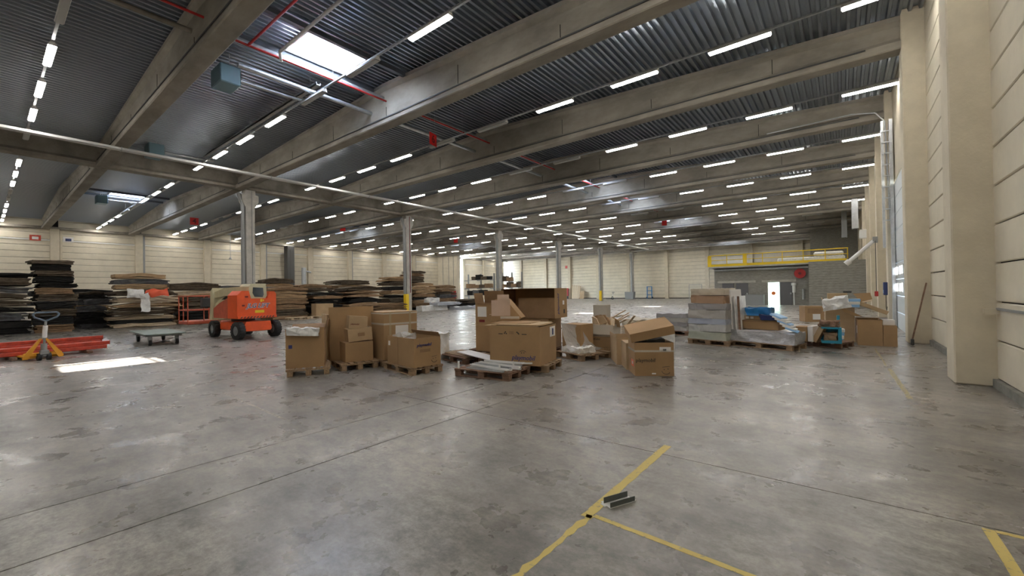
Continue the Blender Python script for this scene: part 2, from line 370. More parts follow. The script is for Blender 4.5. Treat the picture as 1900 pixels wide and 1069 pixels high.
for yb in [-11.2+6*k for k in range(15)]:
    for s_ in (0, 1):
        h = (round(yb, 1), s_) in SKY
        if (s_, h) not in DM:
            me = deck_mesh(s_, h); me.materials.append(M_deck); DM[(s_, h)] = me
            xa, xb = (GX, XR+.3) if s_ == 0 else (XL-.3, GX); hx0, hx1 = SKX[s_]
            rb = MB()
            segs = [(xa, hx0-.06), (hx1+.06, xb)] if h else [(xa, RIDGE[s_]), (RIDGE[s_], xb)]
            for (a, b) in segs:
                cuts = [a]+([RIDGE[s_]] if a < RIDGE[s_] < b else [])+[b]
                for c0, c1 in zip(cuts, cuts[1:]):
                    z0, z1 = roofz(c0+1e-4)+.12, roofz(c1-1e-4)+.12
                    rb.add([(c0, -3, z0), (c1, -3, z1), (c1, 3, z1), (c0, 3, z0), (c0, -3, z0+.15), (c1, -3, z1+.15), (c1, 3, z1+.15), (c0, 3, z0+.15)],
                           [(0, 3, 2, 1), (4, 5, 6, 7), (0, 1, 5, 4), (1, 2, 6, 5), (2, 3, 7, 6), (3, 0, 4, 7)])
            if h: rb.box(hx0-.061, hx1+.061, -3, HY0-.05, 9.72, 9.9).box(hx0-.061, hx1+.061, HY1+.05, 3, 9.72, 9.9)
            rm = rb.mesh('roof_board'); rm.materials.append(M_dark); DM[(s_, h, 'r')] = rm
        obj('deck_sheet', DM[(s_, h)], None, ce, (0, yb, 0)); obj('roof_board', DM[(s_, h, 'r')], None, ce, (0, yb, 0))
# skylights
M_pane = bpy.data.materials.new('skylight_pane'); M_pane.use_nodes = True; _n = M_pane.node_tree.nodes; _l = M_pane.node_tree.links
_n.remove(_n['Principled BSDF']); _t = _n.new('ShaderNodeBsdfTransparent'); _u = _n.new('ShaderNodeBsdfTranslucent'); _u.inputs[0].default_value = (.92, .96, 1, 1); _m = _n.new('ShaderNodeMixShader'); _m.inputs[0].default_value = .6
_l.new(_t.outputs[0], _m.inputs[1]); _l.new(_u.outputs[0], _m.inputs[2]); _l.new(_m.outputs[0], _n['Material Output'].inputs[0])
for n_, (yb, s_) in enumerate(sorted(SKY)):
    x0, x1 = SKX[s_]; w_ = struct('window_%d' % (n_+1)); w_.location = (0, yb, 0)
    z0 = 9.52
    obj('curb', MB().box(x0-.06, x0, HY0-.05, HY1+.05, z0, 10.0).box(x1, x1+.06, HY0-.05, HY1+.05, z0, 10.0).box(x0, x1, HY0-.05, HY0, z0, 10.0).box(x0, x1, HY1, HY1+.05, z0, 10.0), M_white, w_)
    pb = MB(); N = 6
    for i in range(N):
        for j in range(N):
            def P(a, b): return (x0+(x1-x0)*a/N, HY0+(HY1-HY0)*b/N, 10.0+.25*math.sin(PI*a/N)*math.sin(PI*b/N))
            pb.add([P(i, j), P(i+1, j), P(i+1, j+1), P(i, j+1)], [(0, 1, 2, 3)], smooth=True)
    obj('pane', pb, M_pane, w_)
    obj('frame', MB().box(x1+.1, x1+.24, -2.7, 2.7, 9.36, 9.5).box(x0-.24, x0-.1, -2.7, 2.7, 9.36, 9.5), mat('frame_dark', (.1, .11, .13), .6), w_)
    obj('opener', MB().box(x0-.34, x0-.26, .2, 1.1, 9.42, 9.5), M_galv, w_)

# ------------------------------------------------------------------ lamps in rows on trunking
hous = MB().prism([(-.05, .06), (.05, .06), (.05, .1), (-.05, .1)], -.8, .8, 'x').prism([(-.09, 0), (.09, 0), (.07, .06), (-.07, .06)], -.79, .79, 'x').mesh('housing'); hous.materials.append(M_white)
dif = MB().bev(-.77, .77, -.075, .075, -.035, .002, .012).mesh('diffuser'); dif.materials.append(M_lamp)
M_off = mat('lamp_off', (.45, .45, .43), .4)
dif0 = MB().bev(-.77, .77, -.075, .075, -.035, .002, .012).mesh('diffuser'); dif0.materials.append(M_off)
LX = {0: [.88-3.06*k for k in range(10)], 1: [-32.4-3.06*k for k in range(9)]}
rowsY = [-10.75+6*k for k in range(14)]  # first rows hang unseen behind the camera, added for fill light
for ri, ry in enumerate(rowsY):
    for s_ in (0, 1):
        side = 'on the near side of the column line' if s_ == 0 else 'beyond the column line'
        vis = ri-2
        rname = 'added row behind the viewpoint' if vis < 0 else ('overhead, nearest row' if vis == 0 else ORD[vis]+' row back')
        rname = {(-1): 'added row just behind the viewpoint', -2: 'added row by the near wall'}.get(vis, rname)
        xa, xb = (LX[s_][-1]-1.2, LX[s_][0]+.8)
        tr = tag(obj('light_trunking', MB().box(xa, xb, -.03, .03, 8.53, 8.58), M_galv, None, (0, ry, 0)),
                 'thin pale trunking rail %s, %s' % (side, rname), 'rail')
        for x in (xa+1, (xa+xb)/2, xb-1): obj('hanger', MB().cyl((x, 0, 8.58), (x, 0, roofz(x)), .006, 5), M_galv, tr)
        for k, lx in enumerate(LX[s_]):
            off = (s_ == 0 and k in (4, 5)) or (s_ == 1 and k in (3, 4)) or (s_ == 0 and ri > 9 and k < 2) or (ri < 2 and k % 2) or (ri == 2 and s_ == 0 and k == 9)
            o = thing('strip_light', '%s strip light, %s from the %s, %s' % ('unlit' if off else 'lit', ORD[k], 'pilaster wall' if s_ == 0 else 'column line outwards', rname),
                      'lamp', (lx, ry, 8.428), 0, 'strip lights hung in rows under the roof')
            obj('housing', hous, None, o); obj('diffuser', dif0 if off else dif, None, o)

# ------------------------------------------------------------------ services under the roof
def pipes(name, label, pts, r, m, n_=8): return tag(obj(name, MB().tube(pts, r, n_), m), label, 'pipe')
RX = -13.9
pipes('sprinkler_pipe', 'dark red sprinkler pipe running through the beams below the ridge skylights', [(RX+.25, 4.6, 8.95), (RX+.25, 70, 8.95)], .035, M_red)
pipes('ventilation_duct', 'grey round duct beside the red pipe below the near skylights', [(RX+.05, 4.5, 9.1), (RX+.05, 70, 9.1)], .09, M_galv, 12)
pipes('steel_pipe', 'galvanised pipe on clamps hanging below the near skylight', [(RX-.75, 5, 8.75), (RX-.75, 70, 8.75)], .075, M_galv, 12)
pipes('sprinkler_branch_pipe', 'red branch pipe crossing under the roof beside the near skylight', [(-10.0, 4.93, 8.95), (RX+.25, 4.93, 8.95)], .035, M_red)
pipes('sprinkler_riser_pipe', 'red pipe crossing the deck before the nearest visible beam', [(-13.16, -3, 8.95), (-13.16, 4.6, 8.95)], .035, M_red)
pipes('bent_drain_pipe', 'white bent pipe crossing below the near skylight', [(-8.8, 5.6, 8.9), (-13.2, 5.63, 8.9), (-13.75, 5.9, 8.95)], .045, M_white)
pipes('grey_drain_pipe', 'grey pipe above the red pipe over the nearest visible beam', [(-14.2, -2, 9.0), (-14.2, 4.3, 9.0)], .07, M_beam)
ct = tag(obj('cable_channel', MB().box(-28, -14.6, 7.45, 7.62, 9.05, 9.09).box(-28, -14.6, 7.45, 7.47, 9.05, 9.16).box(-28, -14.6, 7.6, 7.62, 9.05, 9.16), M_galv), 'pale cable channel hung above the second lamp row near the skylight', 'cable tray')
for x in (-27, -23, -19, -15.2): obj('hanger', MB().cyl((x, 7.53, 9.09), (x, 7.53, roofz(x)), .008, 5), M_galv, ct)
ct = tag(obj('cable_channel', MB().box(-53, -32, 7.9, 8.05, 9.0, 9.05).box(-53, -32, 7.9, 7.92, 9.0, 9.12), M_galv), 'pale cable channel beyond the column line above the lamps', 'cable tray')
for x in (-50, -44, -38, -33): obj('hanger', MB().cyl((x, 7.97, 9.05), (x, 7.97, roofz(x)), .008, 5), M_galv, ct)
M_heater = mat('heater_blue', (.16, .27, .32), .45)
def heater(x, y, z, label):
    o = thing('unit_heater', label, 'heater', (x, y, z))
    obj('casing', MB().bev(-.45, .45, -.3, .3, 0, .6, .03), M_heater, o)
    b = MB()
    for k in range(5): b.box(-.4, .4, .3, .34, .06+.1*k, .1+.1*k)
    obj('louvre', b, M_greysteel, o)
    obj('exhaust_pipe', MB().tube([(.2, .3, .3), (.2, .9, .3), (.2, 2.4, .35)], .06), M_galv, o)
    obj('hanger', MB().cyl((-.35, 0, .6), (-.35, 0, roofz(x)-z), .012, 5).cyl((.35, 0, .6), (.35, 0, roofz(x)-z), .012, 5), M_galv, o)
heater(-16.0, 5.1, 8.5, 'blue grey unit heater hanging beside the near skylight')
heater(-26.2, 5.3, 8.35, 'dark unit heater hanging against the girder')
heater(-42.8, 5.6, 8.5, 'dark unit heater hanging beyond the column line')
# hanging red number signs
def sign(x, y, z, s_, body, label, rz=0):
    o = thing('number_sign', label, 'sign', (x, y, z), rz)
    obj('board', MB().box(-s_/2, s_/2, -.01, .01, -s_/2, s_/2), M_redsign, o)
    if body: text('number', body, s_*.95, M_darkred, o, (0, -.013, 0), (PI/2, 0, 0), ext=.002, bold=.01)
    obj('hanger', MB().cyl((-s_*.3, 0, s_/2), (-s_*.3, 0, roofz(x)-z), .005, 4).cyl((s_*.3, 0, s_/2), (s_*.3, 0, roofz(x)-z), .005, 4), M_galv, o)
sign(-13.5, 11.9, 8.05, .5, '6', 'red hanging sign with a dark numeral behind the brightly lit beam', PI/2+.25)
sign(-43.8, 11.5, 8.05, .62, '4', 'red square number sign hanging beyond the first column', PI/2)
sign(-13.6, 41.5, 8.05, .5, '', 'small red square sign hanging by the far skylights', PI/4)
sign(-38.6, 22.2, 8.05, .5, '', 'small pale red sign hanging between the first two columns, far side', PI/4)
sign(-38.0, 37, 8.05, .5, '', 'tiny red sign hanging behind the second column', PI/4)

# ------------------------------------------------------------------ right wall: dock door, tracks, control box
DX = 1.58
dd = struct('door_2')
for k in range(9):
    z0 = .6*k
    obj('door_panel', MB().bev(DX, DX+.06, 16.15, 21.5, z0, z0+.59, .01), mat('dock_white', (.62, .66, .68), .5), dd)
M_winglow = mat('window_daylight', (.9, .95, 1), .3, emit=1.3)
for z0 in (1.32, 1.92):
    for y0 in (16.9, 17.75, 18.8, 19.4, 20.3, 20.9):
        fr = obj('door_window', MB().box(DX-.02, DX, y0, y0+.5, z0, z0+.36), M_white, dd)
        obj('pane', MB().box(DX-.03, DX-.02, y0+.05, y0+.45, z0+.05, z0+.31), M_winglow, fr)
obj('lintel', MB().box(DX+.02, XR+.3, 16, 21.6, 5.5, 9.4), M_cream, dd)
obj('track', MB().box(DX-.12, DX-.02, 21.1, 21.4, 0, 7.8).box(DX-.35, DX-.27, 21.15, 21.3, 3, 7.8), M_galv, dd)
b = MB()
for k in range(9): b.box(DX-.33, DX-.05, 21.08, 21.12, 4.0+.42*k, 4.04+.42*k)
obj('track_brace', b, M_galv, dd)
pipes('conduit_loop', 'thin curved conduit bending from roof to dock door track', [(-2.5, 21.4, 8.3), (.4, 21.35, 8.35), (1.1, 21.3, 8.2), (1.35, 21.25, 7.8), (1.45, 21.2, 4)], .025, M_galv)
cb = thing('control_box', 'blue control box on the pilaster beside the dock door', 'control box', (1.36, 21.85, 1.2))
obj('casing', MB().bev(-.12, 0, -.16, .16, 0, .5, .01), M_navy, cb); obj('label_plate', MB().box(-.125, -.12, -.1, .1, .08, .2), M_lblue, cb)
obj('cable', MB().tube([(-.04, .1, 0), (-.04, .14, -.5), (-.03, .0, -.6), (-.02, -.12, -.45)], .01, 6), M_dark, cb)
bar = thing('barrier_arm', 'white folded swing arm on the pilaster with a hanging red handle', 'arm', (1.3, 27.5, 3.0))
obj('arm', MB().cyl((-1.1, -.2, -.25), (0, 0, .85), .09, 10), M_white, bar); obj('head', MB().cyl((-1.16, -.2, -.3), (-1.0, -.2, -.15), .13, 10), M_white, bar)
obj('bracket', MB().box(-.1, .1, -.1, .1, .7, 1.0), M_greysteel, bar)
obj('cord', MB().cyl((0, -.1, .8), (0, -.1, -1.7), .015, 5), M_dark, bar); obj('handle', MB().bev(-.07, .07, -.16, -.04, -1.95, -1.7, .02), M_red, bar)
stk = thing('broom', 'wooden stick broom leaning on the wall beside the second pilaster', 'broom', (1.4, 15.05, 0))
obj('handle', MB().cyl((0, 0, .15), (.33, .4, 1.62), .018, 8), M_woodb, stk); obj('head', MB().bev(-.03, .03, -.08, .08, 0, .17, .02), M_dark, stk)
rb = thing('wall_rail', 'grey steel rail bracket low on the nearest wall panel', 'rail', (XR, 7.4, 1.17))
obj('bar', MB().box(-.03, 0, -2.0, 2.0, 0, .035), M_greysteel, rb); obj('plate', MB().box(-.16, 0, 1.95, 2.05, -.06, .02), M_cream, rb)

# ------------------------------------------------------------------ mezzanine room by the far right
mz = struct('mezzanine_room')
obj('front_wall', MB().box(-9.8, -2.2, 44.3, 44.6, 0, 3.45).box(-9.8, -9.6, 44.6, 60, 0, 3.45), M_block, mz)
obj('side_wall', MB().box(-2.2, 1.75, 42.6, 44.5, 0, 3.65), M_block, mz)
obj('roof_slab', MB().box(-9.9, 1.7, 44.0, 62, 3.45, 3.62), M_beam, mz)
obj('upper_wall', MB().box(-2.9, XR, 60, 60.3, 3.6, 9.2), M_block, mz)
for z in [.2*k for k in range(1, 18)]: obj('block_joint', MB().box(-2.2, 1.7, 42.592, 42.6, z-.008, z), M_joint, mz)
obj('lintel', MB().box(-9.5, -6.3, 44.2, 44.3, 2.05, 2.25).box(-5.8, -3.2, 44.2, 44.3, 2.05, 2.25), M_col, mz)
obj('duct', MB().cyl((-9.7, 44.1, 3.3), (-2.3, 44.1, 3.3), .12, 10), M_galv, mz)
for (x0, x1, nm, m) in ((-9.1, -8.1, 'door_3', M_doorgrey), (-7.9, -6.9, 'door_4', M_doorgrey), (-4.4, -3.5, 'door_5', M_doorgrey)):
    d_ = struct(nm); obj('door_leaf', MB().box(x0, x1, 44.22, 44.3, 0, 2.02), m, d_); obj('handle', MB().box(x1-.15, x1-.05, 44.18, 44.22, .95, 1.1), M_galv, d_)
d_ = struct('door_6')
obj('pane', MB().box(-5.3, -4.45, 44.24, 44.3, 0, 2.02), mat('lit_doorway', (.75, 1, .9), .4, emit=1.6), d_)
obj('frame', MB().box(-5.36, -5.3, 44.2, 44.3, 0, 2.08).box(-4.45, -4.39, 44.2, 44.3, 0, 2.08), M_white, d_)
obj('orange_disc', MB().cyl((-4.9, 44.23, 1.05), (-4.9, 44.21, 1.05), .17, 16), mat('disc_orange', (.9, .22, .05), .5), d_)
tag(obj('low_cabinet', MB().bev(-7.1, -5.6, 43.8, 44.2, 0, .95, .02), M_greysteel), 'long grey cabinet standing before the blockwork room', 'cabinet')
rl = thing('yellow_railing', 'yellow guard railing along the top of the blockwork room', 'railing', (0, 43.4, 3.62))
obj('edge_beam', MB().box(-10.1, .3, -.05, .05, 0, .22), M_yellow, rl)
obj('top_rail', MB().cyl((-10.1, 0, 1.05), (.4, 0, 1.05), .04, 6), M_yellow, rl); obj('mid_rail', MB().cyl((-10.1, 0, .6), (.4, 0, .6), .03, 6), M_yellow, rl)
for x in (-10.05, -8.5, -7.1, -5.6, -4.1, -2.6, -1.1, .35): obj('post', MB().box(x-.03, x+.03, -.03, .03, .2, 1.07), M_yellow, rl)
obj('gate_post', MB().box(-10.15, -9.85, -.1, .1, 0, 1.0), M_yellow, rl); obj('gate_post', MB().box(-7.15, -6.85, -.1, .1, 0, 1.1), M_yellow, rl)
obj('platform_edge', MB().box(-10.1, 1.6, 43.35, 44.4, 3.5, 3.62), M_col, mz)
b = MB().bev(-4.5, .2, 43.6, 44.3, 3.62, 4.12, .08).bev(-1.9, .1, 43.6, 44.3, 4.12, 4.5, .1)
tag(obj('wrapped_roll', b, M_plastic), 'long pale wrapped roll lying on the yellow railed platform', 'roll')
hr = thing('hose_reel', 'red fire hose reel high on the blockwork wall', 'hose reel', (-2.9, 44.1, 2.55))
obj('drum', MB().cyl((0, -.1, .2), (0, .1, .2), .42, 18), M_red, hr); obj('hub', MB().cyl((0, -.14, .2), (0, -.1, .2), .12, 10), M_darkred, hr)
tag(obj('standing_sink', MB().cyl((-3.35, 44, 0), (-3.35, 44, 1.1), .05, 8).cyl((-3.35, 44, 1.1), (-3.35, 44, 1.7), .13, 10).cyl((-3.35, 44, 1.72), (-3.35, 44, 1.95), .2, 10), M_white), 'white standing dispenser on a pole beside the grey door', 'dispenser')
tag(obj('fire_extinguisher', MB().cyl((-2.7, 44.1, .5), (-2.7, 44.1, 1.4), .09, 10), M_galv), 'slim silver cylinder on the blockwork wall', 'cylinder')
for (x, y, z0, z1, m, lb) in ((.8, 40, 5.8, 8.0, M_galv, 'pale duct hanging by the far pilasters'), (.2, 48.8, 6.0, 8.9, M_greysteel, 'grey vertical duct above the blockwork room'), (1.16, 38.2, 4.9, 5.5, M_white, 'white box fixed near the far pilasters')):
    tag(obj('vertical_duct', MB().bev(x-.2, x+.2, y-.2, y+.2, z0, z1, .02), m), lb, 'duct')

# ------------------------------------------------------------------ pallets, cartons, bundles
PM = {}
def shared(key, fn, m):
    if key not in PM:
        me = fn().mesh(key[0]); me.materials.append(m); PM[key] = me
    return PM[key]
def pallet(x, y, rz, label, w=1.16, d=.78, m=None, z=0, along='x'):
    """origin at its front corner; boards run along local x unless along == 'y'"""
    m = m or M_wood; o = thing('pallet', label, 'pallet', (x, y, z), math.radians(rz), 'wooden pallets on the floor')
    L, W = (w, d) if along == 'x' else (d, w)
    def P(name, key, bx, cx, cy, z0):
        me = shared((name, key, m.name), lambda: MB().bev(-bx[0]/2, bx[0]/2, -bx[1]/2, bx[1]/2, 0, bx[2], .004), m)
        if along == 'x': obj(name, me, None, o, (cx, cy, z0))
        else: obj(name, me, None, o, (cy, cx, z0), (0, 0, PI/2))
    k = (round(L, 2), round(W, 2))
    ys_ = [.07, W*.29, W/2, W*.71, W-.07]
    for i, yy in enumerate(ys_): wd = .14 if i in (0, 2, 4) else .09; P('top_board', k+(wd,), (L, wd, .021), L/2, yy, .122)
    for cx in (.07, L/2, L-.07): P('cross_board', k, (.14, W, .021), cx, W/2, .1)
    for yy in (.07, W/2, W-.07):
        P('bottom_board', k, (L, .1, .021), L/2, yy, 0)
        for cx in (.07, L/2, L-.07): P('block', 'b', (.14, .1, .078), cx, yy, .0215)
    return o
T = .008
def carton(x, y, z, rz, w, d, h, label, m=None, flaps='', cat='box', open_=True, rot=None, group=None, tapes=()):
    """open or closed carton, origin at its front-left bottom corner"""
    m = m or M_card; o = thing('cardboard_box', label, cat, (x, y, z), math.radians(rz), group, rot=rot)
    b = MB()
    b.box(0, w, 0, T, 0, h).box(0, w, d-T, d, 0, h).box(0, T, T, d-T, 0, h).box(w-T, w, T, d-T, 0, h).box(T, w-T, T, d-T, .0, T)
    if not open_: b.box(T, w/2-.002, T, d-T, h-T, h).box(w/2+.002, w-T, T, d-T, h-T, h)
    obj('body', b, m, o)
    for f in flaps.split():
        sd, a = f[0], math.radians(float(f[1:].split(':')[0])); ln = float(f.split(':')[1]) if ':' in f else (d/2 if sd in 'fb' else w/2)*.9
        fb = MB()
        if sd == 'f': fb.box(.01, w-.01, -T, 0, 0, ln); M = ((0, 0, h), (a, 0, 0))
        elif sd == 'b': fb.box(.01, w-.01, 0, T, 0, ln); M = ((0, d, h), (-a, 0, 0))
        elif sd == 'l': fb.box(-T, 0, .01, d-.01, 0, ln); M = ((0, 0, h), (0, -a, 0))
        else: fb.box(0, T, .01, d-.01, 0, ln); M = ((w, 0, h), (0, a, 0))
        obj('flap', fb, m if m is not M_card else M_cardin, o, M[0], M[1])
    for (sd, z0, z1, mm) in tapes:
        tb = MB()
        if sd == 'h': tb.box(-.002, w+.002, -.003, -.0005, z0, z1).box(-.003, -.0005, -.003, d, z0, z1).box(w+.0005, w+.003, 0, d, z0, z1)
        elif sd == 'v': tb.box(z0, z1, -.003, -.0005, 0.01, h)
        else: tb.box(z0, z1, 0, d, h+.0005, h+.002)
        obj('tape', tb, mm, o)
    return o
def patch(o, name, x0, x1, z0, z1, m, side='f', off=0):
    e = .003
    b = MB().box(x0, x1, off-e, off-.0005, z0, z1) if side == 'f' else (MB().box(off+.0005, off+e, x0, x1, z0, z1) if side == 'r' else MB().box(off-e, off-.0005, x0, x1, z0, z1))
    return obj(name, b, m, o)
def brand(o, x, z, s_, m=None, side='f', off=0, shear=.25, rot=0):
    if side == 'f': return text('print', 'playmobil', s_, m or M_ink, o, (x, off-.002, z), (PI/2, rot, 0), shear)
    return text('print', 'playmobil', s_, m or M_ink, o, (off+.002, x, z), (PI/2, rot, PI/2), shear)
def smile(o, x, z, s_, m=None):
    b = MB(); pts = [(x+s_*math.cos(a), -.003, z+s_*math.sin(a)) for a in [PI*1.08+PI*.72*i/9 for i in range(10)]]
    for a, c in zip(pts, pts[1:]): b.cyl(a, c, s_*.06, 5)
    b.cyl((x-s_*.42, -.004, z+.05*s_), (x-s_*.42, -.0005, z+.05*s_), s_*.11, 8); b.cyl((x+s_*.42, -.004, z+.18*s_), (x+s_*.42, -.0005, z+.18*s_), s_*.11, 8)
    b.cyl((x-s_*.85, -.003, z+.62*s_), (x+s_*.8, -.003, z+.78*s_), s_*.05, 5)
    return obj('emblem', b, m or M_blackink, o)
def crumple(x0, x1, y0, y1, z0, z1, amp=.03, n_=14, seed=0, top=1.0, sc=6):
    """wrinkled soft solid"""
    mb = MB(); rn = random.Random(seed); off = Vector((rn.random()*50, rn.random()*50, 0))
    def pt(u, v, wz):
        x = x0+(x1-x0)*u; y = y0+(y1-y0)*v; z = z0+(z1-z0)*wz
        p = Vector((x, y, z)); nn = noise.noise_vector((p+off)*sc)
        k = 1-.12*(abs(u-.5)*2)**4*(wz)-.0; q = p+nn*amp; q.z = max(z0, z0+(q.z-z0)*(top if wz > .99 else 1))
        if wz < .01: q.z = z0
        return q
    def face(f, flip):
        base = len(mb.v)
        for i in range(n_+1):
            for j in range(n_+1): mb.v.append(tuple(f(i/n_, j/n_)))
        for i in range(n_):
            for j in range(n_):
                a = base+i*(n_+1)+j; q = (a, a+1, a+n_+2, a+n_+1); mb.f.append(q if flip else q[::-1]); mb.sm.append(False)
    face(lambda a, b: pt(a, b, 1), False); face(lambda a, b: pt(a, b, 0), True)
    face(lambda a, b: pt(a, 0, b), False); face(lambda a, b: pt(a, 1, b), True)
    face(lambda a, b: pt(0, a, b), True); face(lambda a, b: pt(1, a, b), False)
    return mb
def sheaf(w, d, h, n_, seed, sag=.05, jit=.06, k=6, ends=.0):
    """a bundle of sheets, long side along y, ends drooping and uneven"""
    rn = random.Random(seed); mb = MB(); t = h/n_; ph = rn.random()*6; ph2 = rn.random()*6
    for i in range(n_):
        dx = rn.uniform(-jit, jit)*w*.35; dy = rn.uniform(-jit, jit)*d*.35; sx = 1-rn.random()*jit; sy = 1-rn.random()*jit
        th = t*rn.uniform(.7, .97); vs = []
        for j in range(k+1):
            v = j/k; y = (v-.5)*d*sy+dy; e = (abs(v-.5)*2)
            z = i*t-sag*(e**2)*(.35+.65*i/n_)+.02*math.sin(v*7+ph+i*.3)*min(1, i)
            z = max(z, i*t*.25)
            for (sgn, zz) in ((-1, 0), (1, 0), (1, th), (-1, th)):
                vs.append((sgn*w/2*sx+dx+.02*rn.uniform(-1, 1), y, z+zz+.012*math.sin(v*11+ph2+sgn)*min(1, i)))
        fs = [(0, 1, 2, 3), (4*k+3, 4*k+2, 4*k+1, 4*k)]
        for j in range(k):
            for q in range(4): fs.append((j*4+q, j*4+4+q, j*4+4+(q+1) % 4, j*4+(q+1) % 4))
        mb.add(vs, fs)
    return mb
WOOD2 = M_woodb
# --- box one
pallet(-8.30, 3.58, 62, 'wooden pallet under the tall box with the white bag', w=.78, d=.95, along='y')
b1 = carton(-8.43, 3.64, .144, 59, .68, .78, .72, 'tall open cardboard box with a white plastic bag hanging out on its own pallet', flaps='b70:.22 r15:.2 l-4:.03')
patch(b1, 'printed_square', .05, .115, .38, .45, M_ink)
bag = crumple(-.28, .28, -.07, .1, -.1, .05, .05, 12, 3, sc=9)
tag(obj('plastic_bag', bag, M_plastic, None, (-8.43+.3*math.cos(math.radians(59))+.02, 3.64+.3*math.sin(math.radians(59)), .87), (0, .06, math.radians(59))), 'white crumpled plastic bag hanging over the tall box rim', 'bag')
# --- second pallet: upright boards and three cartons
pallet(-7.98, 4.51, 74, 'wooden pallet under the tall upright board and stacked small boxes', w=.78, d=1.05, along='y')
tag(obj('upright_board', MB().box(0, .92, 0, .03, 0, 1.14).box(.0, .03, 0, .5, 0, 1.0), M_card, None, (-8.64, 4.62, .144), (math.radians(-4), 0, math.radians(62))), 'tall brown cardboard panel standing upright behind the stacked small boxes', 'panel')
tag(obj('foam_board', MB().bev(0, .06, 0, .6, 0, .98, .01), M_card2, None, (-8.8, 4.66, .144), (0, 0, math.radians(72))), 'pale board standing on edge beside the tall brown panel', 'panel')
carton(-8.11, 4.69, .144, 74, .57, .48, .40, 'brown cardboard box at the bottom of the three stacked small boxes', open_=False)
c = carton(-8.17, 4.80, .545, 74, .50, .44, .27, 'tilted light cardboard box in the middle of the three stacked small boxes', m=M_card2, open_=False, rot=(0, math.radians(-4), math.radians(72)))
patch(c, 'printed_mark', .2, .34, .1, .17, M_cardin)
c = carton(-8.22, 4.83, .83, 74, .38, .36, .27, 'light cardboard box on top of the three stacked small boxes', m=M_card2, open_=False, rot=(0, math.radians(5), math.radians(70)))
brand(c, .12, .1, .045, M_darkred)
# --- third group: tall box and long open box
pallet(-7.72, 5.28, 81, 'wooden pallet under the big taped box behind the long box', w=.8, d=1.1, along='y')
c = carton(-7.70, 5.34, .144, 82, .80, .86, 1.02, 'big tall cardboard box with tape bands and a white label', open_=False, tapes=(('h', .74, .78, M_cleartape), ('h', .97, 1.0, M_cleartape), ('v', .12, .17, M_tape2), ('v', .6, .65, M_tape2)))
patch(c, 'paper_label', .27, .58, .46, .72, M_paper)
pallet(-7.55, 5.20, -9, 'wooden pallet under the long open box', w=1.16, d=.72)
c = carton(-7.40, 5.21, .144, -7.5, 1.03, .60, .55, 'long low open cardboard box with clear wrap in it', flaps='b-30:.1')
patch(c, 'seam', .42, .435, .0, .55, M_cardin); patch(c, 'paper_label', .05, .12, .36, .45, M_paper)
patch(c, 'side_panel', .02, .58, .02, .53, M_card, 'r', 1.03)
brand(c, .22, .42, .085, side='r', off=1.036); patch(c, 'print_mark', .13, .36, .28, .34, M_cardin, 'r', 1.034)
sm = smile(c, .45, .13, .07); sm.rotation_euler = (0, 0, PI/2); sm.location = (1.036, 0, 0)
tag(obj('clear_wrap', crumple(-.2, .2, -.15, .15, 0, .2, .06, 10, 9, sc=9), M_film, None, (-7.15, 5.45, .52)), 'crumpled clear wrap sticking out of the long open box', 'wrap')
tag(obj('plastic_sack', crumple(-.17, .17, -.14, .14, 0, .62, .06, 12, 5, sc=5), M_plastic, None, (-7.52, 6.75, .0)), 'white crumpled sack standing behind the long open box', 'sack')
# --- pallet of white profiles in front
pallet(-5.74, 5.50, 8, 'brown pallet carrying loose white profiles, frontmost of all', w=1.18, d=.82, m=WOOD2)
rn = random.Random(4)
for i in range(9):
    a = math.radians(4+rn.uniform(-7, 7)+(20 if i == 8 else 0)); L = rn.uniform(.85, 1.05)
    o = tag(obj('white_profile', MB().prism([(-.03, 0), (.03, 0), (.03, .03), (.02, .03), (.02, .01), (-.02, .01), (-.02, .03), (-.03, .03)], -L/2, L/2, 'x'), M_white if i % 3 else M_galv, None, (-5.12+rn.uniform(-.03, .05), 5.66+.075*i, .145+(.035 if i % 2 else 0)+(.03 if i > 5 else 0)), (0, math.radians(rn.uniform(-1, 1)), a)),
            '%s loose profile strip on the frontmost pallet, %s from its near edge' % ('white' if i % 3 else 'galvanised', ORD[i]), 'profile', 'white profiles on the frontmost pallet')
for (dx, dy, lb) in ((.08, .03, 'small white clip at the near corner of the frontmost brown pallet'), (.95, .08, 'small white clip at the front corner of the frontmost brown pallet'), (1.02, .45, 'small white clip on the far side of the frontmost brown pallet')):
    a = math.radians(8); px, py = -5.74+dx*math.cos(a)-dy*math.sin(a), 5.5+dx*math.sin(a)+dy*math.cos(a)
    tag(obj('white_clip', MB().bev(-.015, .015, -.015, .015, 0, .13, .004), M_white, None, (px, py, .145)), lb, 'clip', 'white clips on the frontmost pallet')
pallet(-7.52, 6.68, -12, 'dark pallet with loose boards lying behind the frontmost pallet', w=1.16, d=.78, m=WOOD2)
for i in range(5):
    tag(obj('grey_board', MB().bev(-.55, .55, -.05, .05, 0, .02, .004), M_wood, None, (-6.9+.02*i, 6.68+.13*i, .1455+.0), (0, 0, math.radians(-14+i*1.5))), 'thin grey board on the dark pallet behind the front pallet, %s from the near side' % ORD[i], 'board', 'grey boards on the dark pallet')
tag(obj('white_sheet', MB().bev(-.85, .85, -.17, .17, 0, .02, .005), M_paper, None, (-5.9, 6.55, .2), (0, math.radians(2), math.radians(-13))), 'long pale sheet lying across the pallets beside the big printed box', 'sheet')
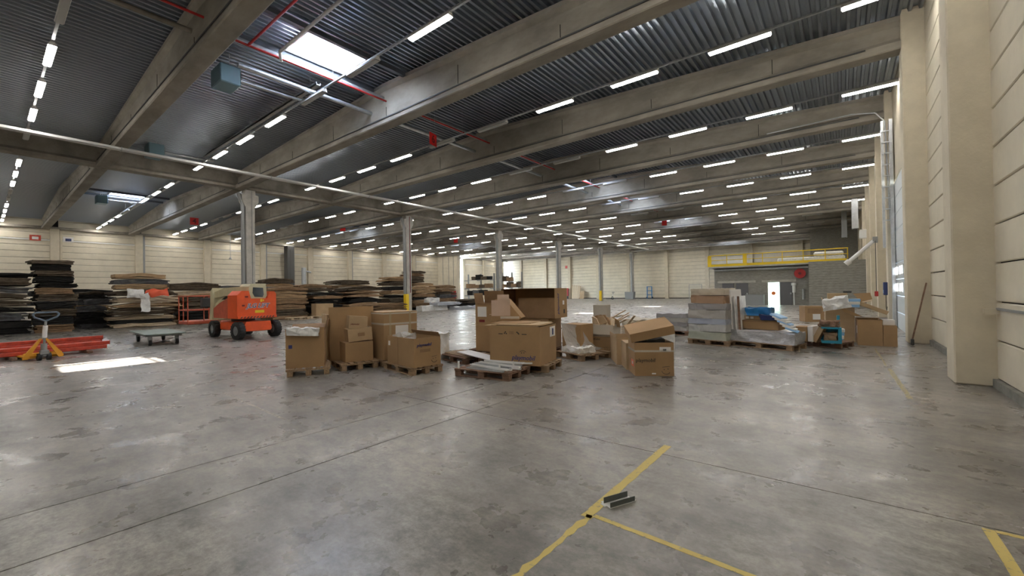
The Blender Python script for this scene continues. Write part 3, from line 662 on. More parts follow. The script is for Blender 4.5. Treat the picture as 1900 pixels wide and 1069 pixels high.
# --- big printed box
pallet(-5.60, 6.40, 13, 'wooden pallet under the big blue printed box', w=1.2, d=.86)
big = carton(-5.54, 6.29, .144, 13, 1.07, .92, .74, 'big brown box with blue printed word and sheets on top', flaps='')
brand(big, .72, .14, .125)
b = MB()
for (x0, x1) in ((.2, .29), (.70, .8)): b.box(x0, x1, -.003, -.0005, .585, .6)
for (x, z) in ((.35, .63), (.37, .6), (.33, .605), (.6, .63), (.635, .6), (.62, .615)): b.box(x-.012, x+.012, -.003, -.0005, z-.012, z+.012)
obj('printed_symbols', b, M_blackink, big); patch(big, 'printed_patch', .43, .53, .59, .65, M_cardin)
b = MB(); pts = [(.72+.07*math.cos(a), -.003, .235+.045*math.sin(a)) for a in [PI*.12+PI*.76*i/8 for i in range(9)]]
for a, c_ in zip(pts, pts[1:]): b.cyl(a, c_, .004, 5)
b.cyl((.69, -.003, .235), (.69, -.0005, .235), .01, 8).cyl((.74, -.003, .24), (.74, -.0005, .24), .01, 8); obj('emblem', b, M_blackink, big)
patch(big, 'paper_label', .55, .85, .5, .7, M_paper, 'r', 1.07); patch(big, 'label_print', .67, .75, .53, .66, M_navy, 'r', 1.073)
for i, (dx, dy, wd, dp, a, mm) in enumerate(((-.12, .02, 1.15, .5, 0, M_card2), (.0, .05, 1.05, .75, -2, M_card), (.15, .0, .9, .85, 3, M_card2), (-.05, .15, .85, .7, 6, M_card))):
    al = math.radians(13); px, py = -5.54+dx*math.cos(al)-dy*math.sin(al), 6.29+dx*math.sin(al)+dy*math.cos(al)
    tag(obj('cardboard_sheet', MB().bev(0, wd, 0, dp, 0, .011, .003), mm, None, (px, py, .886+.0125*i), (0, 0, math.radians(13+a))), ['%s flat cardboard sheet lying on the big printed box', ][0] % ['lowest', 'second', 'third', 'topmost'][i], 'sheet', 'flat sheets on the big printed box')
# --- pink-faced box leaning on the sheets
o = thing('pink_box', 'pinkish cardboard box lying tilted on the big printed box', 'box', (-5.72, 7.0, .94), math.radians(24))
obj('body', MB().prism([(-.33, 0), (.3, 0), (.36, .06), (.02, .46), (-.22, .46)], 0, .42, 'y'), M_card, o)
obj('pink_face', MB().prism([(-.35, .13), (.1, .13), (.1, .14), (-.35, .14)], 0, .01, 'y').box(-.3, .12, -.006, 0, .1, .44), M_cardpink, o)
obj('flap', MB().box(-.16, .1, -.02, -.01, .44, .56), M_cardpink, o); obj('tape', MB().box(-.1, .32, -.009, -.002, .04, .09), M_cleartape, o)
# --- carton stack behind to the side
pallet(-7.35, 7.55, 12, 'wooden pallet behind the big printed box', w=1.1, d=.7, m=WOOD2)
carton(-6.98, 7.42, .144, 12, .62, .5, .62, 'brown cardboard box under the open carton with the paper label', open_=False)
c = carton(-6.98, 7.42, .77, 14, .56, .46, .52, 'open cardboard carton with a white paper label and raised back flap', flaps='b-4:.3 l10:.25 f100:.02')
patch(c, 'paper_label', .06, .3, .2, .44, M_paper); patch(c, 'print', .1, .25, .07, .13, M_darkred)
# --- large carton on its side
pallet(-6.75, 8.35, 8, 'wooden pallet under the grey box that carries the large sideways carton', w=1.15, d=.8, m=WOOD2)
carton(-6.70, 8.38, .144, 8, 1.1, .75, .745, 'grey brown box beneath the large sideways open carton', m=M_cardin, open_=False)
o = thing('open_carton', 'large open carton lying on its side behind the big printed box', 'box', (-6.93, 8.34, .9), math.radians(7))
W_, D_, H_ = 1.52, .72, .73
obj('body', MB().box(0, W_, 0, D_, 0, T).box(0, W_, 0, D_, H_-T, H_).box(0, W_, D_-T, D_, T, H_-T).box(0, T, 0, D_, T, H_-T).box(W_-T, W_, 0, D_, T, H_-T), M_card, o)
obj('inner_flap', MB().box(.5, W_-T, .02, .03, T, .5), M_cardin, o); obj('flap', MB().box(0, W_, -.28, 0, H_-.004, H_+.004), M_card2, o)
text('print', 'playmobil', .13, M_ink, o, (W_+.002, .2, .34), (PI/2, -PI/2, PI/2), .25)
patch(o, 'paper_label', .45, .55, .32, .42, M_paper, 'r', W_); patch(o, 'printed_marks', .5, .58, .1, .2, M_blackink, 'r', W_)
# --- pallet with slumped film
pallet(-5.42, 8.48, -20, 'pallet under the slumped plastic film beside the big printed box', w=.95, d=.95)
carton(-5.35, 8.72, .144, -8, .55, .5, .62, 'brown box half covered by slumped plastic film', open_=False)
fm = MB(); N = 12; rnn = random.Random(8)
A_, B_, C_, D2 = Vector((-5.3, 8.6, .80)), Vector((-4.85, 8.66, .74)), Vector((-4.5, 9.2, .17)), Vector((-4.75, 8.15, .17))
for i in range(N+1):
    for j in range(N+1):
        u, v = i/N, j/N; p = A_.lerp(B_, u).lerp(D2.lerp(C_, u), v); p.z -= .18*math.sin(PI*v)*(1-.3*u); q = p+noise.noise_vector(p*9)*.05*(.3+v); q.z = max(q.z, .16); fm.v.append(tuple(q))
for i in range(N):
    for j in range(N): a = i*(N+1)+j; fm.f.append((a, a+1, a+N+2, a+N+1)); fm.sm.append(False)
tag(obj('plastic_film', fm, M_film), 'clear plastic film slumped from a box down to its pallet', 'film')
tag(obj('film_heap', crumple(-.3, .3, -.25, .25, 0, .12, .05, 12, 12, sc=9), M_plastic, None, (-4.85, 8.6, .145), (0, 0, -.3)), 'crumpled heap of whitish film at the foot of the slumped film', 'film')
# --- boxes by the right of the group
cA = carton(-4.92, 9.24, 0, 8, .6, .6, .5, 'brown box with smiling emblem and wrapped scrap on top', flaps='l-8:.1 r-12:.1', tapes=(('h', .44, .49, M_cleartape),))
brand(cA, .16, .38, .07, M_blackink, shear=.1); smile(cA, .44, .14, .07)
o = thing('scrap_heap', 'wrapped heap of torn cardboard pieces on the smiling emblem box', 'scrap', (-4.62, 9.5, .5), math.radians(8))
obj('wrap_band', MB().box(-.31, .31, -.31, .31, 0, .23), M_cleartape, o)
for i in range(9):
    obj('torn_piece', MB().prism([(0, 0), (.26, .03), (.2, .2), (.05, .24)], -.01, .01, 'y'), [M_card2, M_card, M_woodp, M_cardin][i % 4], o, (rn.uniform(-.28, .18), rn.uniform(-.2, .2), .2), (rn.uniform(-.5, .5), rn.uniform(-.5, .4), rn.uniform(-1, 1)))
tag(obj('grey_carton', MB().bev(0, .42, 0, .4, 0, 1.12, .01), mat('grey_board', (.42, .38, .31), .8), None, (-5.95, 11.5, 0), (0, 0, .15)), 'tall grey carton standing behind the scrap topped box', 'box')
b = MB()
for i in range(8):
    M = Matrix.Translation((.18+rn.uniform(-.1, .25), rn.uniform(-.1, .2), .05+.04*i)) @ Matrix.Rotation(rn.uniform(-.6, .6), 4, 'Z') @ Matrix.Rotation(rn.uniform(-.7, .1), 4, 'Y')
    b.bev(-.25, .25, -.03, .03, 0, .02, .004, M)
tag(obj('wood_offcuts', b, M_woodp, None, (-4.42, 9.62, .62)), 'pale wood offcuts sticking out beside the scrap heap', 'offcuts')
tag(obj('paper_wrap', crumple(-.45, .45, -.3, .3, 0, .78, .09, 14, 21, sc=4), mat('kraft_pale', (.5, .45, .37), .6), None, (-4.35, 11.0, 0), (0, 0, .4)), 'heap of crumpled brown paper and film behind the lidded box', 'heap')
carton(-4.02, 10.5, 0, 20, .75, .45, .45, 'low white and silver wrapped box behind the narrow boxes', m=M_plastic, open_=False)
tag(obj('blue_bottle', MB().cyl((0, 0, 0), (0, 0, .17), .035, 10).cyl((0, 0, .17), (0, 0, .23), .015, 8), M_navy, None, (-3.55, 10.55, .45)), 'small dark blue bottle standing on the silver wrapped box', 'bottle')
carton(-3.73, 8.23, 0, 33, .45, .95, .55, 'narrow tall cardboard box, rear one beside the lidded box', m=M_card2, flaps='l-6:.06')
carton(-3.34, 7.81, 0, 33, .30, .62, .52, 'narrow tall cardboard box touching the lidded box', open_=False, m=M_card2)
cD = carton(-2.98, 7.34, 0, 33.7, .69, .58, .60, 'brown box with a loose lid and smiling emblem, nearest on the floor', tapes=(('h', .43, .465, M_cleartape),))
brand(cD, .19, .28, .09, M_blackink, shear=.1); smile(cD, .55, .11, .08); patch(cD, 'paper_label', .44, .64, .44, .52, M_paper); patch(cD, 'label_print', .5, .56, .455, .485, M_dark)
patch(cD, 'red_sticker', .1, .3, .15, .27, M_orange, 'l', 0); patch(cD, 'paper_label', .13, .22, .19, .24, M_paper, 'l', -.003); patch(cD, 'paper_tag', .3, .37, .03, .055, M_paper)
o = thing('box_lid', 'loose shallow cardboard lid tilted on the nearest floor box', 'lid', (-3.02, 7.30, .60), 0, rot=(math.radians(12), math.radians(-12), math.radians(31)))
obj('top', MB().box(0, .78, 0, .6, .15, .16), M_card, o)
obj('rim', MB().box(0, .78, 0, T, 0, .15).box(0, .78, .6-T, .6, 0, .15).box(0, T, T, .6-T, 0, .15).box(.78-T, .78, T, .6-T, 0, .15), M_card, o)
tag(obj('black_scrap', crumple(-.25, .25, -.2, .2, 0, .14, .04, 8, 6, sc=8), M_dark, None, (-2.87, 7.78, .5), (0, 0, .6)), 'black scrap inside the lidded box', 'scrap')
# --- wrapped stacks to the right
pallet(-3.53, 12.58, -11.6, 'wooden pallet under the tall wrapped stack', w=1.14, d=.8)
cols_ = [('wrapped_bundle', .144, .22, mat('wrap_greenish', (.38, .40, .33), .3, bump=.8, bscale=10), 'greenish wrapped bundle at the bottom of the tall wrapped stack'),
         ('wrapped_bundle', .37, .20, mat('wrap_grey', (.44, .44, .42), .3, bump=.8, bscale=10), 'pale grey wrapped bundle second from the bottom of the tall stack'),
         ('wrapped_bundle', .575, .15, mat('wrap_bluegrey', (.35, .38, .45), .3, bump=.8, bscale=10), 'blue grey wrapped bundle third from the bottom of the tall stack'),
         ('wrapped_bundle', .73, .24, mat('wrap_stone', (.36, .34, .31), .35, bump=.8, bscale=8), 'stone grey wrapped bundle in the middle of the tall stack'),
         ('wrapped_bundle', .975, .17, mat('wrap_dull', (.27, .26, .26), .35, bump=.8, bscale=8), 'dull grey wrapped bundle below the brown one in the tall stack'),
         ('wrapped_bundle', 1.15, .22, mat('wrap_brown', (.32, .2, .12), .6, bump=.8, bscale=8), 'brown wrapped bundle near the top of the tall stack'),
         ('wrapped_bundle', 1.375, .18, mat('wrap_tan', (.47, .4, .3), .5, bump=.8, bscale=8), 'tan wrapped bundle on top of the tall stack')]
ca, sa = math.cos(math.radians(-11.6)), math.sin(math.radians(-11.6))
for i, (nm, z0, h, m, lb) in enumerate(cols_):
    k = .96 if i < 5 else .84
    tag(obj(nm, crumple(-.54*k, .54*k, -.38, .38, 0, h*.98, .028, 12, 30+i, sc=7), m, None, (-3.53+.57*ca-.4*sa-(.02 if i < 5 else .0), 12.58+.57*sa+.4*ca, z0), (0, math.radians(rn.uniform(-1, 1)), math.radians(-11.6))), lb, 'bundle', 'bundles of the tall wrapped stack')
for i, (x, h, m) in enumerate(((-2.40, 1.38, M_paper), (-2.30, 1.2, M_plastic))):
    tag(obj('foam_sheet', MB().bev(0, .05, 0, .7, 0, h, .01), m, None, (x, 12.72, .146), (0, math.radians(-3), math.radians(-12))), ['white foam sheet leaning against the tall wrapped stack', 'outer white foam sheet beside the wooden batten'][i], 'sheet')
tag(obj('wooden_batten', MB().bev(0, .05, 0, .06, 0, 1.2, .006), M_woodb, None, (-2.22, 12.7, .14), (0, math.radians(-2), 0)), 'upright wooden batten between the tall stack and the silver bundle', 'batten')
for i in range(4):
    tag(obj('low_bundle', crumple(-.52, .52, -.38, .38, 0, .14, .03, 10, 50+i, sc=7), cols_[4 if i % 2 else 3][3], None, (-4.62, 15.1, .144+.145*i), (0, 0, math.radians(-6))), 'grey wrapped bundle %s in the low stack behind the tall stack' % ['lowest', 'second', 'third', 'topmost'][i], 'bundle', 'bundles of the low wrapped stack')
pallet(-5.2, 14.7, -6, 'pallet under the low wrapped grey stack', w=1.15, d=.8, m=WOOD2)
pallet(-2.5, 12.68, -17.7, 'long wooden pallet under the silver wrapped bundle', w=1.58, d=.85)
ca, sa = math.cos(math.radians(-17.7)), math.sin(math.radians(-17.7))
tag(obj('silver_bundle', crumple(-.82, .82, -.36, .36, 0, .28, .05, 16, 60, sc=5), M_silver, None, (-2.52+.8*ca-.4*sa, 12.66+.8*sa+.4*ca, .146), (0, 0, math.radians(-17.7))), 'long silver foil wrapped bundle on the long pallet', 'bundle')
c = carton(-2.28, 13.1, .44, -15, .98, .45, .24, 'long flat cardboard box on the silver bundle', open_=False); patch(c, 'rim', 0, .98, .20, .235, M_cardin)
c = carton(-2.2, 13.25, .69, -12, .85, .3, .1, 'slim carton with pale squares on the long flat box', m=M_card2, open_=False)
for q in range(2): patch(c, 'print_square', .06+.12*q, .14+.12*q, .02, .08, M_paper)
tag(obj('blue_bag', crumple(-.3, .3, -.16, .16, 0, .24, .06, 12, 70, sc=5, top=.8), M_blue, None, (-1.8, 13.25, .8), (0, 0, -.1)), 'bright blue plastic bag on the slim carton', 'bag')
tag(obj('navy_bag', crumple(-.24, .24, -.12, .12, 0, .13, .04, 10, 71, sc=6), M_navy, None, (-1.5, 12.95, .7), (0, 0, .2)), 'dark navy bag below the bright blue bag', 'bag')
for i in range(7):
    tag(obj('white_folder', MB().bev(-.15, .15, -.14, .14, 0, .045, .005), [M_lblue, M_paper, M_white][i % 3], None, (-1.32+.05*i, 12.75-.02*i, .80-.055*i), (0, math.radians(20), math.radians(-25+4*i))), 'white and blue folder sliding off the silver bundle, %s from the top' % ORD[i], 'folder', 'folders sliding off the silver bundle')
pallet(-1.1, 13.66, -20, 'wooden pallet carrying the teal crate and small cartons', w=1.1, d=.8, m=WOOD2)
carton(-1.04, 13.36, .146, -16, .30, .4, .38, 'brown and white carton on the teal crate pallet', open_=False)
tag(obj('white_carton', MB().bev(0, .12, 0, .38, 0, .4, .006), M_paper, None, (-.74, 13.30, .146), (0, 0, -.3)), 'slim white carton beside the brown one on the crate pallet', 'box')
tag(obj('leaning_carton', MB().bev(-.06, .06, -.12, .12, 0, .42, .006), M_card2, None, (-.58, 13.42, .15), (0, math.radians(25), -.3)), 'tilted brown carton leaning towards the teal crate', 'box')
o = thing('teal_crate', 'teal plastic crate standing open on its side at the pallet end', 'crate', (-.44, 13.12, .146), math.radians(5))
obj('shell', MB().box(0, .4, 0, .35, 0, .05).box(0, .4, 0, .35, .36, .4).box(.35, .4, 0, .35, .05, .36).box(0, .4, .33, .35, .05, .36), M_teal, o)
obj('rim', MB().box(0, .4, -.02, 0, 0, .07).box(.33, .4, -.02, 0, .07, .4), M_teal, o); obj('post', MB().box(.34, .4, .36, .42, 0, .68), M_teal, o)
tag(obj('sack_of_scrap', crumple(-.13, .13, -.1, .1, 0, .2, .05, 8, 80, sc=9), M_wood, None, (-.26, 13.3, .2)), 'brown sack lying inside the teal crate', 'sack')
tag(obj('scrap_pieces', crumple(-.2, .2, -.1, .1, 0, .14, .07, 8, 81, sc=9), M_woodb, None, (-.28, 13.3, .547)), 'reddish brown scrap pieces on top of the teal crate', 'scrap')
for i in range(5):
    tag(obj('white_box', MB().bev(0, .3, 0, .25, 0, .085, .006), [M_paper, M_lblue][i % 2], None, (-.32+.012*i, 14.1, .0+.087*i), (0, 0, .1)), 'white flat box %s in the pile behind the teal crate' % ORD[i], 'box', 'white flat boxes behind the teal crate')
# --- big box by the pilaster and the junk on top
br = carton(.29, 14.41, 0, 2, .50, .95, .68, 'big brown cardboard box by the pilaster with open flaps', flaps='')
patch(br, 'paper_label', .2, .38, .3, .5, M_paper, 'l')
carton(.80, 14.43, 0, 2, .27, .7, .53, 'lower brown box between the big box and the pilaster', open_=False)
tag(obj('white_printed_carton', MB().bev(0, .24, 0, .3, 0, .14, .006), M_paper, None, (.8, 14.6, .535), (0, 0, .05)), 'white printed carton on the lower brown box by the pilaster', 'box')
o = thing('cardboard_channel', 'long cardboard channel leaning down across the big box', 'cardboard', (.28, 14.7, 1.08), 0, rot=(0, math.radians(25), .05))
obj('base', MB().box(0, .68, 0, .3, 0, .01), M_cardin, o); obj('side', MB().box(0, .68, 0, .01, 0, .1), M_card2, o); obj('side', MB().box(0, .68, .29, .3, 0, .1), M_card, o); obj('end_cap', MB().box(.67, .68, .01, .29, 0, .1), M_card, o)
tag(obj('cardboard_flap', MB().prism([(0, 0), (.14, -.14), (.55, -.38), (.42, -.38), (.16, -.26)], 0, .012, 'y'), M_card, None, (-.15, 14.55, 1.12), (.2, 0, 0)), 'bent pointed cardboard flap sticking out of the big box', 'cardboard')
o = carton(-.4, 15.0, 0, 5, .65, .5, 1.06, 'tall open carton standing behind the big box', m=M_card2, flaps='r75:.4 l20:.2')
tag(obj('upper_carton', MB().bev(0, .45, 0, .4, 0, .3, .006), M_card2, None, (-.35, 15.05, 1.07), (0, 0, .05)), 'carton on top of the tall open carton', 'box')
tag(obj('cardboard_roof', MB().prism([(0, 0), (.36, .02), (.4, -.16), (.15, -.24)], 0, .012, 'y'), M_card, None, (.22, 14.95, 1.36), (-.3, 0, 0)), 'brown angled flap highest on the junk by the pilaster', 'cardboard')
tag(obj('white_film', crumple(-.35, .2, -.15, .15, 0, .3, .09, 12, 90, sc=6), M_plastic, None, (-.05, 14.7, .95), (0, -.2, 0)), 'crumpled white film spilling beside the blue striped boxes', 'film')
for i in range(3):
    tag(obj('blue_striped_box', MB().bev(0, .33, 0, .25, 0, .075, .006), [M_lblue, M_paper, M_lblue][i], None, (.02+.01*i, 14.62, .99+.077*i), (0, 0, .05)), 'blue and white flat box %s on the junk by the pilaster' % ['lowest', 'in the middle', 'topmost'][i], 'box', 'blue striped boxes on the junk by the pilaster')
tag(obj('black_bundle', MB().bev(-.1, .1, -.08, .08, 0, .05, .02), M_dark, None, (.1, 15.2, 1.38)), 'small black object on the highest carton by the pilaster', 'lid')
c = carton(-1.35, 22.94, 0, 25, .75, .6, .7, 'brown carton standing alone far behind the teal crate', m=M_card, open_=False); patch(c, 'paper_label', .3, .6, .1, .35, M_paper); patch(c, 'print', .1, .65, .38, .6, M_cardin)
pallet(-3.3, 21.6, 8, 'pale pallet lying far behind the blue bag', w=1.2, d=.8, m=M_woodp)

# ------------------------------------------------------------------ steel bracket on the tape line
o = thing('steel_bracket', 'small galvanised steel double channel bracket lying on the yellow tape', 'bracket', (-1.41, 2.82, .0), math.radians(64))
obj('base', MB().box(0, .235, -.09, .02, .0, .004).box(-.02, 0, -.05, .0, 0, .004).box(.235, .25, -.08, -.03, 0, .004), mat('bracket_light', (.6, .6, .58), .4), o)
obj('web', MB().box(.005, .225, -.012, -.008, .004, .045), mat('bracket_dark', (.09, .1, .09), .5), o)
obj('web', MB().box(.005, .23, -.086, -.082, .004, .038), MATS['bracket_dark'], o)

# ------------------------------------------------------------------ boom lift
L = thing('boom_lift', 'orange and cream articulated boom lift with basket, by the first column', 'boom lift', (-18.05, 6.26, 0), math.radians(4)); L.scale = (1, .84, 1)
obj('chassis', MB().bev(-1.1, 1.0, -.45, .45, .25, .62, .04).bev(-.7, .7, -.62, .62, .3, .6, .03), M_orange, L)
obj('front_bumper', MB().prism([(-.5, .28), (.5, .28), (.56, .36), (.5, .62), (-.5, .62), (-.56, .5)], .98, 1.2, 'x'), M_orange, L)
b = MB().cyl((1.0, -.72, .31), (1.0, .72, .31), .06, 8).cyl((-1.0, -.72, .31), (-1.0, .72, .31), .06, 8); obj('axle', b, M_dark, L)
for (x, y) in ((1.0, -.72), (1.0, .78), (-1.05, -.68), (-1.05, .72)):
    s_ = 1 if y > 0 else -1
    wh = MB(); N = 28
    prof = [(-.13, .17), (-.14, .26), (-.11, .31), (.11, .31), (.14, .26), (.13, .17)]
    for a in range(N):
        for (yy, r) in prof: wh.v.append((r*math.cos(2*PI*a/N), yy, r*math.sin(2*PI*a/N)))
    for a in range(N):
        for q in range(5): i0 = a*6+q; i1 = ((a+1) % N)*6+q; wh.f.append((i0, i0+1, i1+1, i1)); wh.sm.append(True)
    wo = obj('wheel', wh, M_black, L, (x, y, .31), (0, 0, math.radians(8 if x > 0 else 0)))
    obj('rim', MB().cyl((0, -.1, 0), (0, .1, 0), .18, 20).cyl((0, -.125, 0), (0, .125, 0), .06, 10), M_greysteel, wo)
    tr = MB()
    for a in range(18): tr.box(-.025, .025, -.115, .115, .30, .322, Matrix.Rotation(2*PI*a/18, 4, 'Y'))
    obj('tread', tr, M_black, wo)
obj('turntable', MB().cyl((0, 0, .6), (0, 0, .72), .45, 20), M_dark, L)
pts = [(-.8, .74), (.8, .74), (.8, 1.62), (.73, 1.72), (.5, 1.72), (.42, 1.46), (-.26, 1.46), (-.34, 1.74), (-.62, 1.74), (-.8, 1.58)]
hd = MB().prism(pts, .35, 1.12, 'x').prism([(-.8, .74), (.8, .74), (.8, .82), (-.8, .82)], 1.12, 1.16, 'x'); obj('hood', hd, M_orange, L)
obj('hood_side', MB().prism([(-.9, .74), (.35, .74), (.35, 1.6), (-.2, 1.6), (-.9, 1.2)], .45, .78, 'y').prism([(-.9, .74), (.35, .74), (.35, 1.5), (-.4, 1.3), (-.9, 1.1)], -.78, -.5, 'y'), M_rusty, L)
st = MB()
for k in range(11): st.prism([(-.72+.13*k, .75), (-.66+.13*k, .75), (-.60+.13*k, .81), (-.66+.13*k, .81)], 1.162, 1.165, 'x')
obj('warning_stripes', st, M_dark, L)
t1 = text('lettering', 'JLG LIFT', .22, M_paper, L, (1.123, .02, 1.19), (PI/2, 0, PI/2), .3, .001, 1.15, .012)
t2 = text('lettering', 'JLG LIFT', .22, M_ink, L, (1.126, .02, 1.19), (PI/2, 0, PI/2), .3, .001, 1.15, .002)
obj('yellow_sticker', MB().box(1.121, 1.124, -.1, .28, .93, 1.03), M_yellow, L); obj('label_sticker', MB().box(1.121, 1.124, .12, .2, 1.33, 1.44).box(1.121, 1.124, .22, .27, 1.35, 1.42), M_yellow, L)
obj('latch', MB().box(1.121, 1.14, -.5, -.38, 1.5, 1.55).box(1.121, 1.14, -.62, -.52, 1.18, 1.24), M_darkred, L)
hb = obj('boom_head', MB().prism([(-.3, 1.44), (.36, 1.44), (.44, 1.56), (.4, 2.0), (-.2, 2.0), (-.3, 1.9)], .3, 1.05, 'x'), M_boom, L)
obj('window', MB().prism([(-.16, 1.66), (-.08, 1.52), (.26, 1.5), (.3, 1.6), (.28, 1.85), (-.14, 1.87)], 1.05, 1.06, 'x'), M_glass, hb)
obj('upper_boom', MB().prism([(.5, 1.62), (.5, 1.92), (-1.2, 1.88), (-2.2, 1.7), (-2.2, 1.48), (-1.2, 1.56)], -.22, .1, 'y'), M_boom, L)
obj('lower_boom', MB().prism([(.2, 1.12), (.2, 1.4), (-1.6, 1.42), (-2.2, 1.2), (-2.2, 1.0), (-1.5, 1.1)], -.2, .12, 'y'), M_boom, L)
obj('mast', MB().prism([(-2.4, .6), (-2.15, .6), (-2.0, 1.2), (-2.1, 1.9), (-2.3, 1.75), (-2.3, 1.2)], -.3, .2, 'y'), M_boom, L); obj('boom_base', MB().bev(-.9, -.3, -.35, .3, .7, 1.2, .04), M_boom, L)
obj('hydraulic_cylinder', MB().cyl((-2.0, -.05, 1.3), (-.9, -.05, 1.65), .05, 10), M_dark, L)
bk = obj('basket', MB().bev(-3.9, -2.9, -1.0, .35, .42, .56, .03), M_rusty, L)
for (x, y) in ((-3.87, -.97), (-2.93, -.97), (-3.87, .32), (-2.93, .32), (-3.4, -.97), (-2.93, -.3)): obj('post', MB().cyl((x, y, .5), (x, y, 1.6), .025, 8), M_rusty, bk)
for z in (1.0, 1.58): obj('rail', MB().tube([(-3.87, -.97, z), (-2.93, -.97, z), (-2.93, .32, z), (-3.87, .32, z), (-3.87, -.97, z)], .025), M_rusty, bk)
obj('control_panel', MB().bev(-3.1, -2.85, -.4, .1, 1.1, 1.5, .03), M_dark, bk)
# ------------------------------------------------------------------ platform trolley
o = thing('platform_trolley', 'green grey platform trolley on four castors', 'trolley', (-18.5, 3.78, 0), math.radians(-2)); o.scale = (1.1, 1.15, 1.08)
obj('deck', MB().bev(-1.25, 1.15, -.46, .46, .32, .36, .01), M_platform, o)
obj('frame', MB().box(-1.12, .97, -.4, -.36, .27, .32).box(-1.12, .97, .36, .4, .27, .32).box(-1.12, -1.08, -.4, .4, .27, .32).box(.93, .97, -.4, .4, .27, .32), M_greysteel, o)
for (x, y) in ((-.98, -.3), (.85, -.3), (-.98, .3), (.85, .3)):
    c = obj('castor', MB().box(-.05, .05, -.045, .045, .16, .27).box(-.02, .06, -.045, -.035, .06, .16).box(-.02, .06, .035, .045, .06, .16), M_greysteel, o, (x, y, 0))
    obj('wheel', MB().cyl((.02, -.03, .085), (.02, .03, .085), .085, 18), M_black, c)
# ------------------------------------------------------------------ pallet truck
def pallet_truck(x, y, rz, label, m=None):
    o = thing('pallet_truck', label, 'pallet truck', (x, y, 0), math.radians(rz)); m = m or mat('truck_yellow', (.75, .33, .02), .4)
    for s_ in (-1, 1):
        f = obj('fork', MB().prism([(-.08, .06), (.08, .06), (.08, .1), (-.08, .1)], .1, 1.2, 'y', Matrix.Translation((s_*.19, 0, 0))), m, o)
        obj('load_wheel', MB().cyl((s_*.19-.03, 1.05, .04), (s_*.19+.03, 1.05, .04), .04, 10), M_black, f)
        obj('frame_arm', MB().prism([(s_*.02, .55), (s_*.07, .55), (s_*.36, .12), (s_*.36, .05), (s_*.27, .05)][::s_], .02, .07, 'y'), m, o)
    obj('cross_frame', MB().bev(-.34, .34, .04, .12, .1, .2, .02), m, o)
    obj('steer_wheel', MB().cyl((-.12, 0, .09), (-.05, 0, .09), .09, 16).cyl((.05, 0, .09), (.12, 0, .09), .09, 16), M_black, o)
    obj('pump', MB().cyl((0, 0, .1), (0, 0, .42), .06, 12).bev(-.08, .08, -.09, .05, .14, .26, .02), M_greysteel, o)
    obj('shaft', MB().cyl((0, -.02, .4), (0, -.14, 1.0), .025, 10), M_greysteel, o)
    obj('sleeve', MB().cyl((0, -.05, .58), (0, -.12, .88), .045, 12), M_paper, o)
    pts = [(0, 1.0), (.2, 1.1), (.23, 1.17), (.19, 1.22), (-.19, 1.22), (-.23, 1.17), (-.2, 1.1), (0, 1.0)]
    h = obj('handle', MB().tube([(a, -.14-(z-1)*.2, z) for a, z in pts], .022), mat('handle_bluegrey', (.1, .14, .19), .4), o)
    obj('lever', MB().bev(-.1, .1, -.2, -.16, 1.12, 1.15, .01), M_dark, h)
    return o
pallet_truck(-16.05, 1.02, 100, 'orange yellow pallet truck with a loop handle before the red bars')
pallet_truck(-30.3, 65.6, 70, 'tiny dark pallet truck standing far off beside the yellow bollard', M_dark)
# ------------------------------------------------------------------ red rack bars on the floor
rn = random.Random(11); n_ = 0
for row, (x0, ln, zz) in enumerate(((-17.15, 5.0, 0), (-17.3, 5.0, 0), (-17.45, 4.8, 0), (-17.22, 4.9, 1), (-17.4, 4.9, 1), (-18.1, 5.2, 0), (-18.25, 5.2, 0), (-18.4, 5.0, 0), (-18.18, 5.1, 1), (-18.33, 5.0, 1), (-18.25, 5.0, 2))):
    front = row < 5; yend = 2.35+rn.uniform(-.12, .1)+(0 if front else .05)
    o = tag(obj('rack_beam', MB().bev(-.06, .06, -ln, 0, 0, .1, .012).box(-.012, .012, 0, .006, -.03, .13), M_redbar, None, (x0+rn.uniform(-.01, .01), yend, .085+.104*zz), (0, 0, math.radians(7+rn.uniform(-.5, .5)))),
            'long red steel rack beam in the %s row on the floor, %s of its layer' % ('front' if front else 'back', ORD[row % 5]), 'beam', 'red rack beams on the floor')
BL = ['the near end of the front row', 'the middle of the front row', 'the near end of the back row', 'the middle of the back row', 'the far end of the front row', 'the far end of the back row']
for i, (x, y) in enumerate(((-17.2, 1.9), (-16.95, .5), (-18.2, 1.9), (-17.95, .4), (-17.0, -1.3), (-17.9, -1.3))):
    tag(obj('bearer', MB().bev(-.42, .42, -.05, .05, 0, .078, .01), M_woodb, None, (x, y, 0), (0, 0, math.radians(7))), 'wooden bearer under %s of red rack beams' % BL[i], 'bearer', 'bearers under the red rack beams')

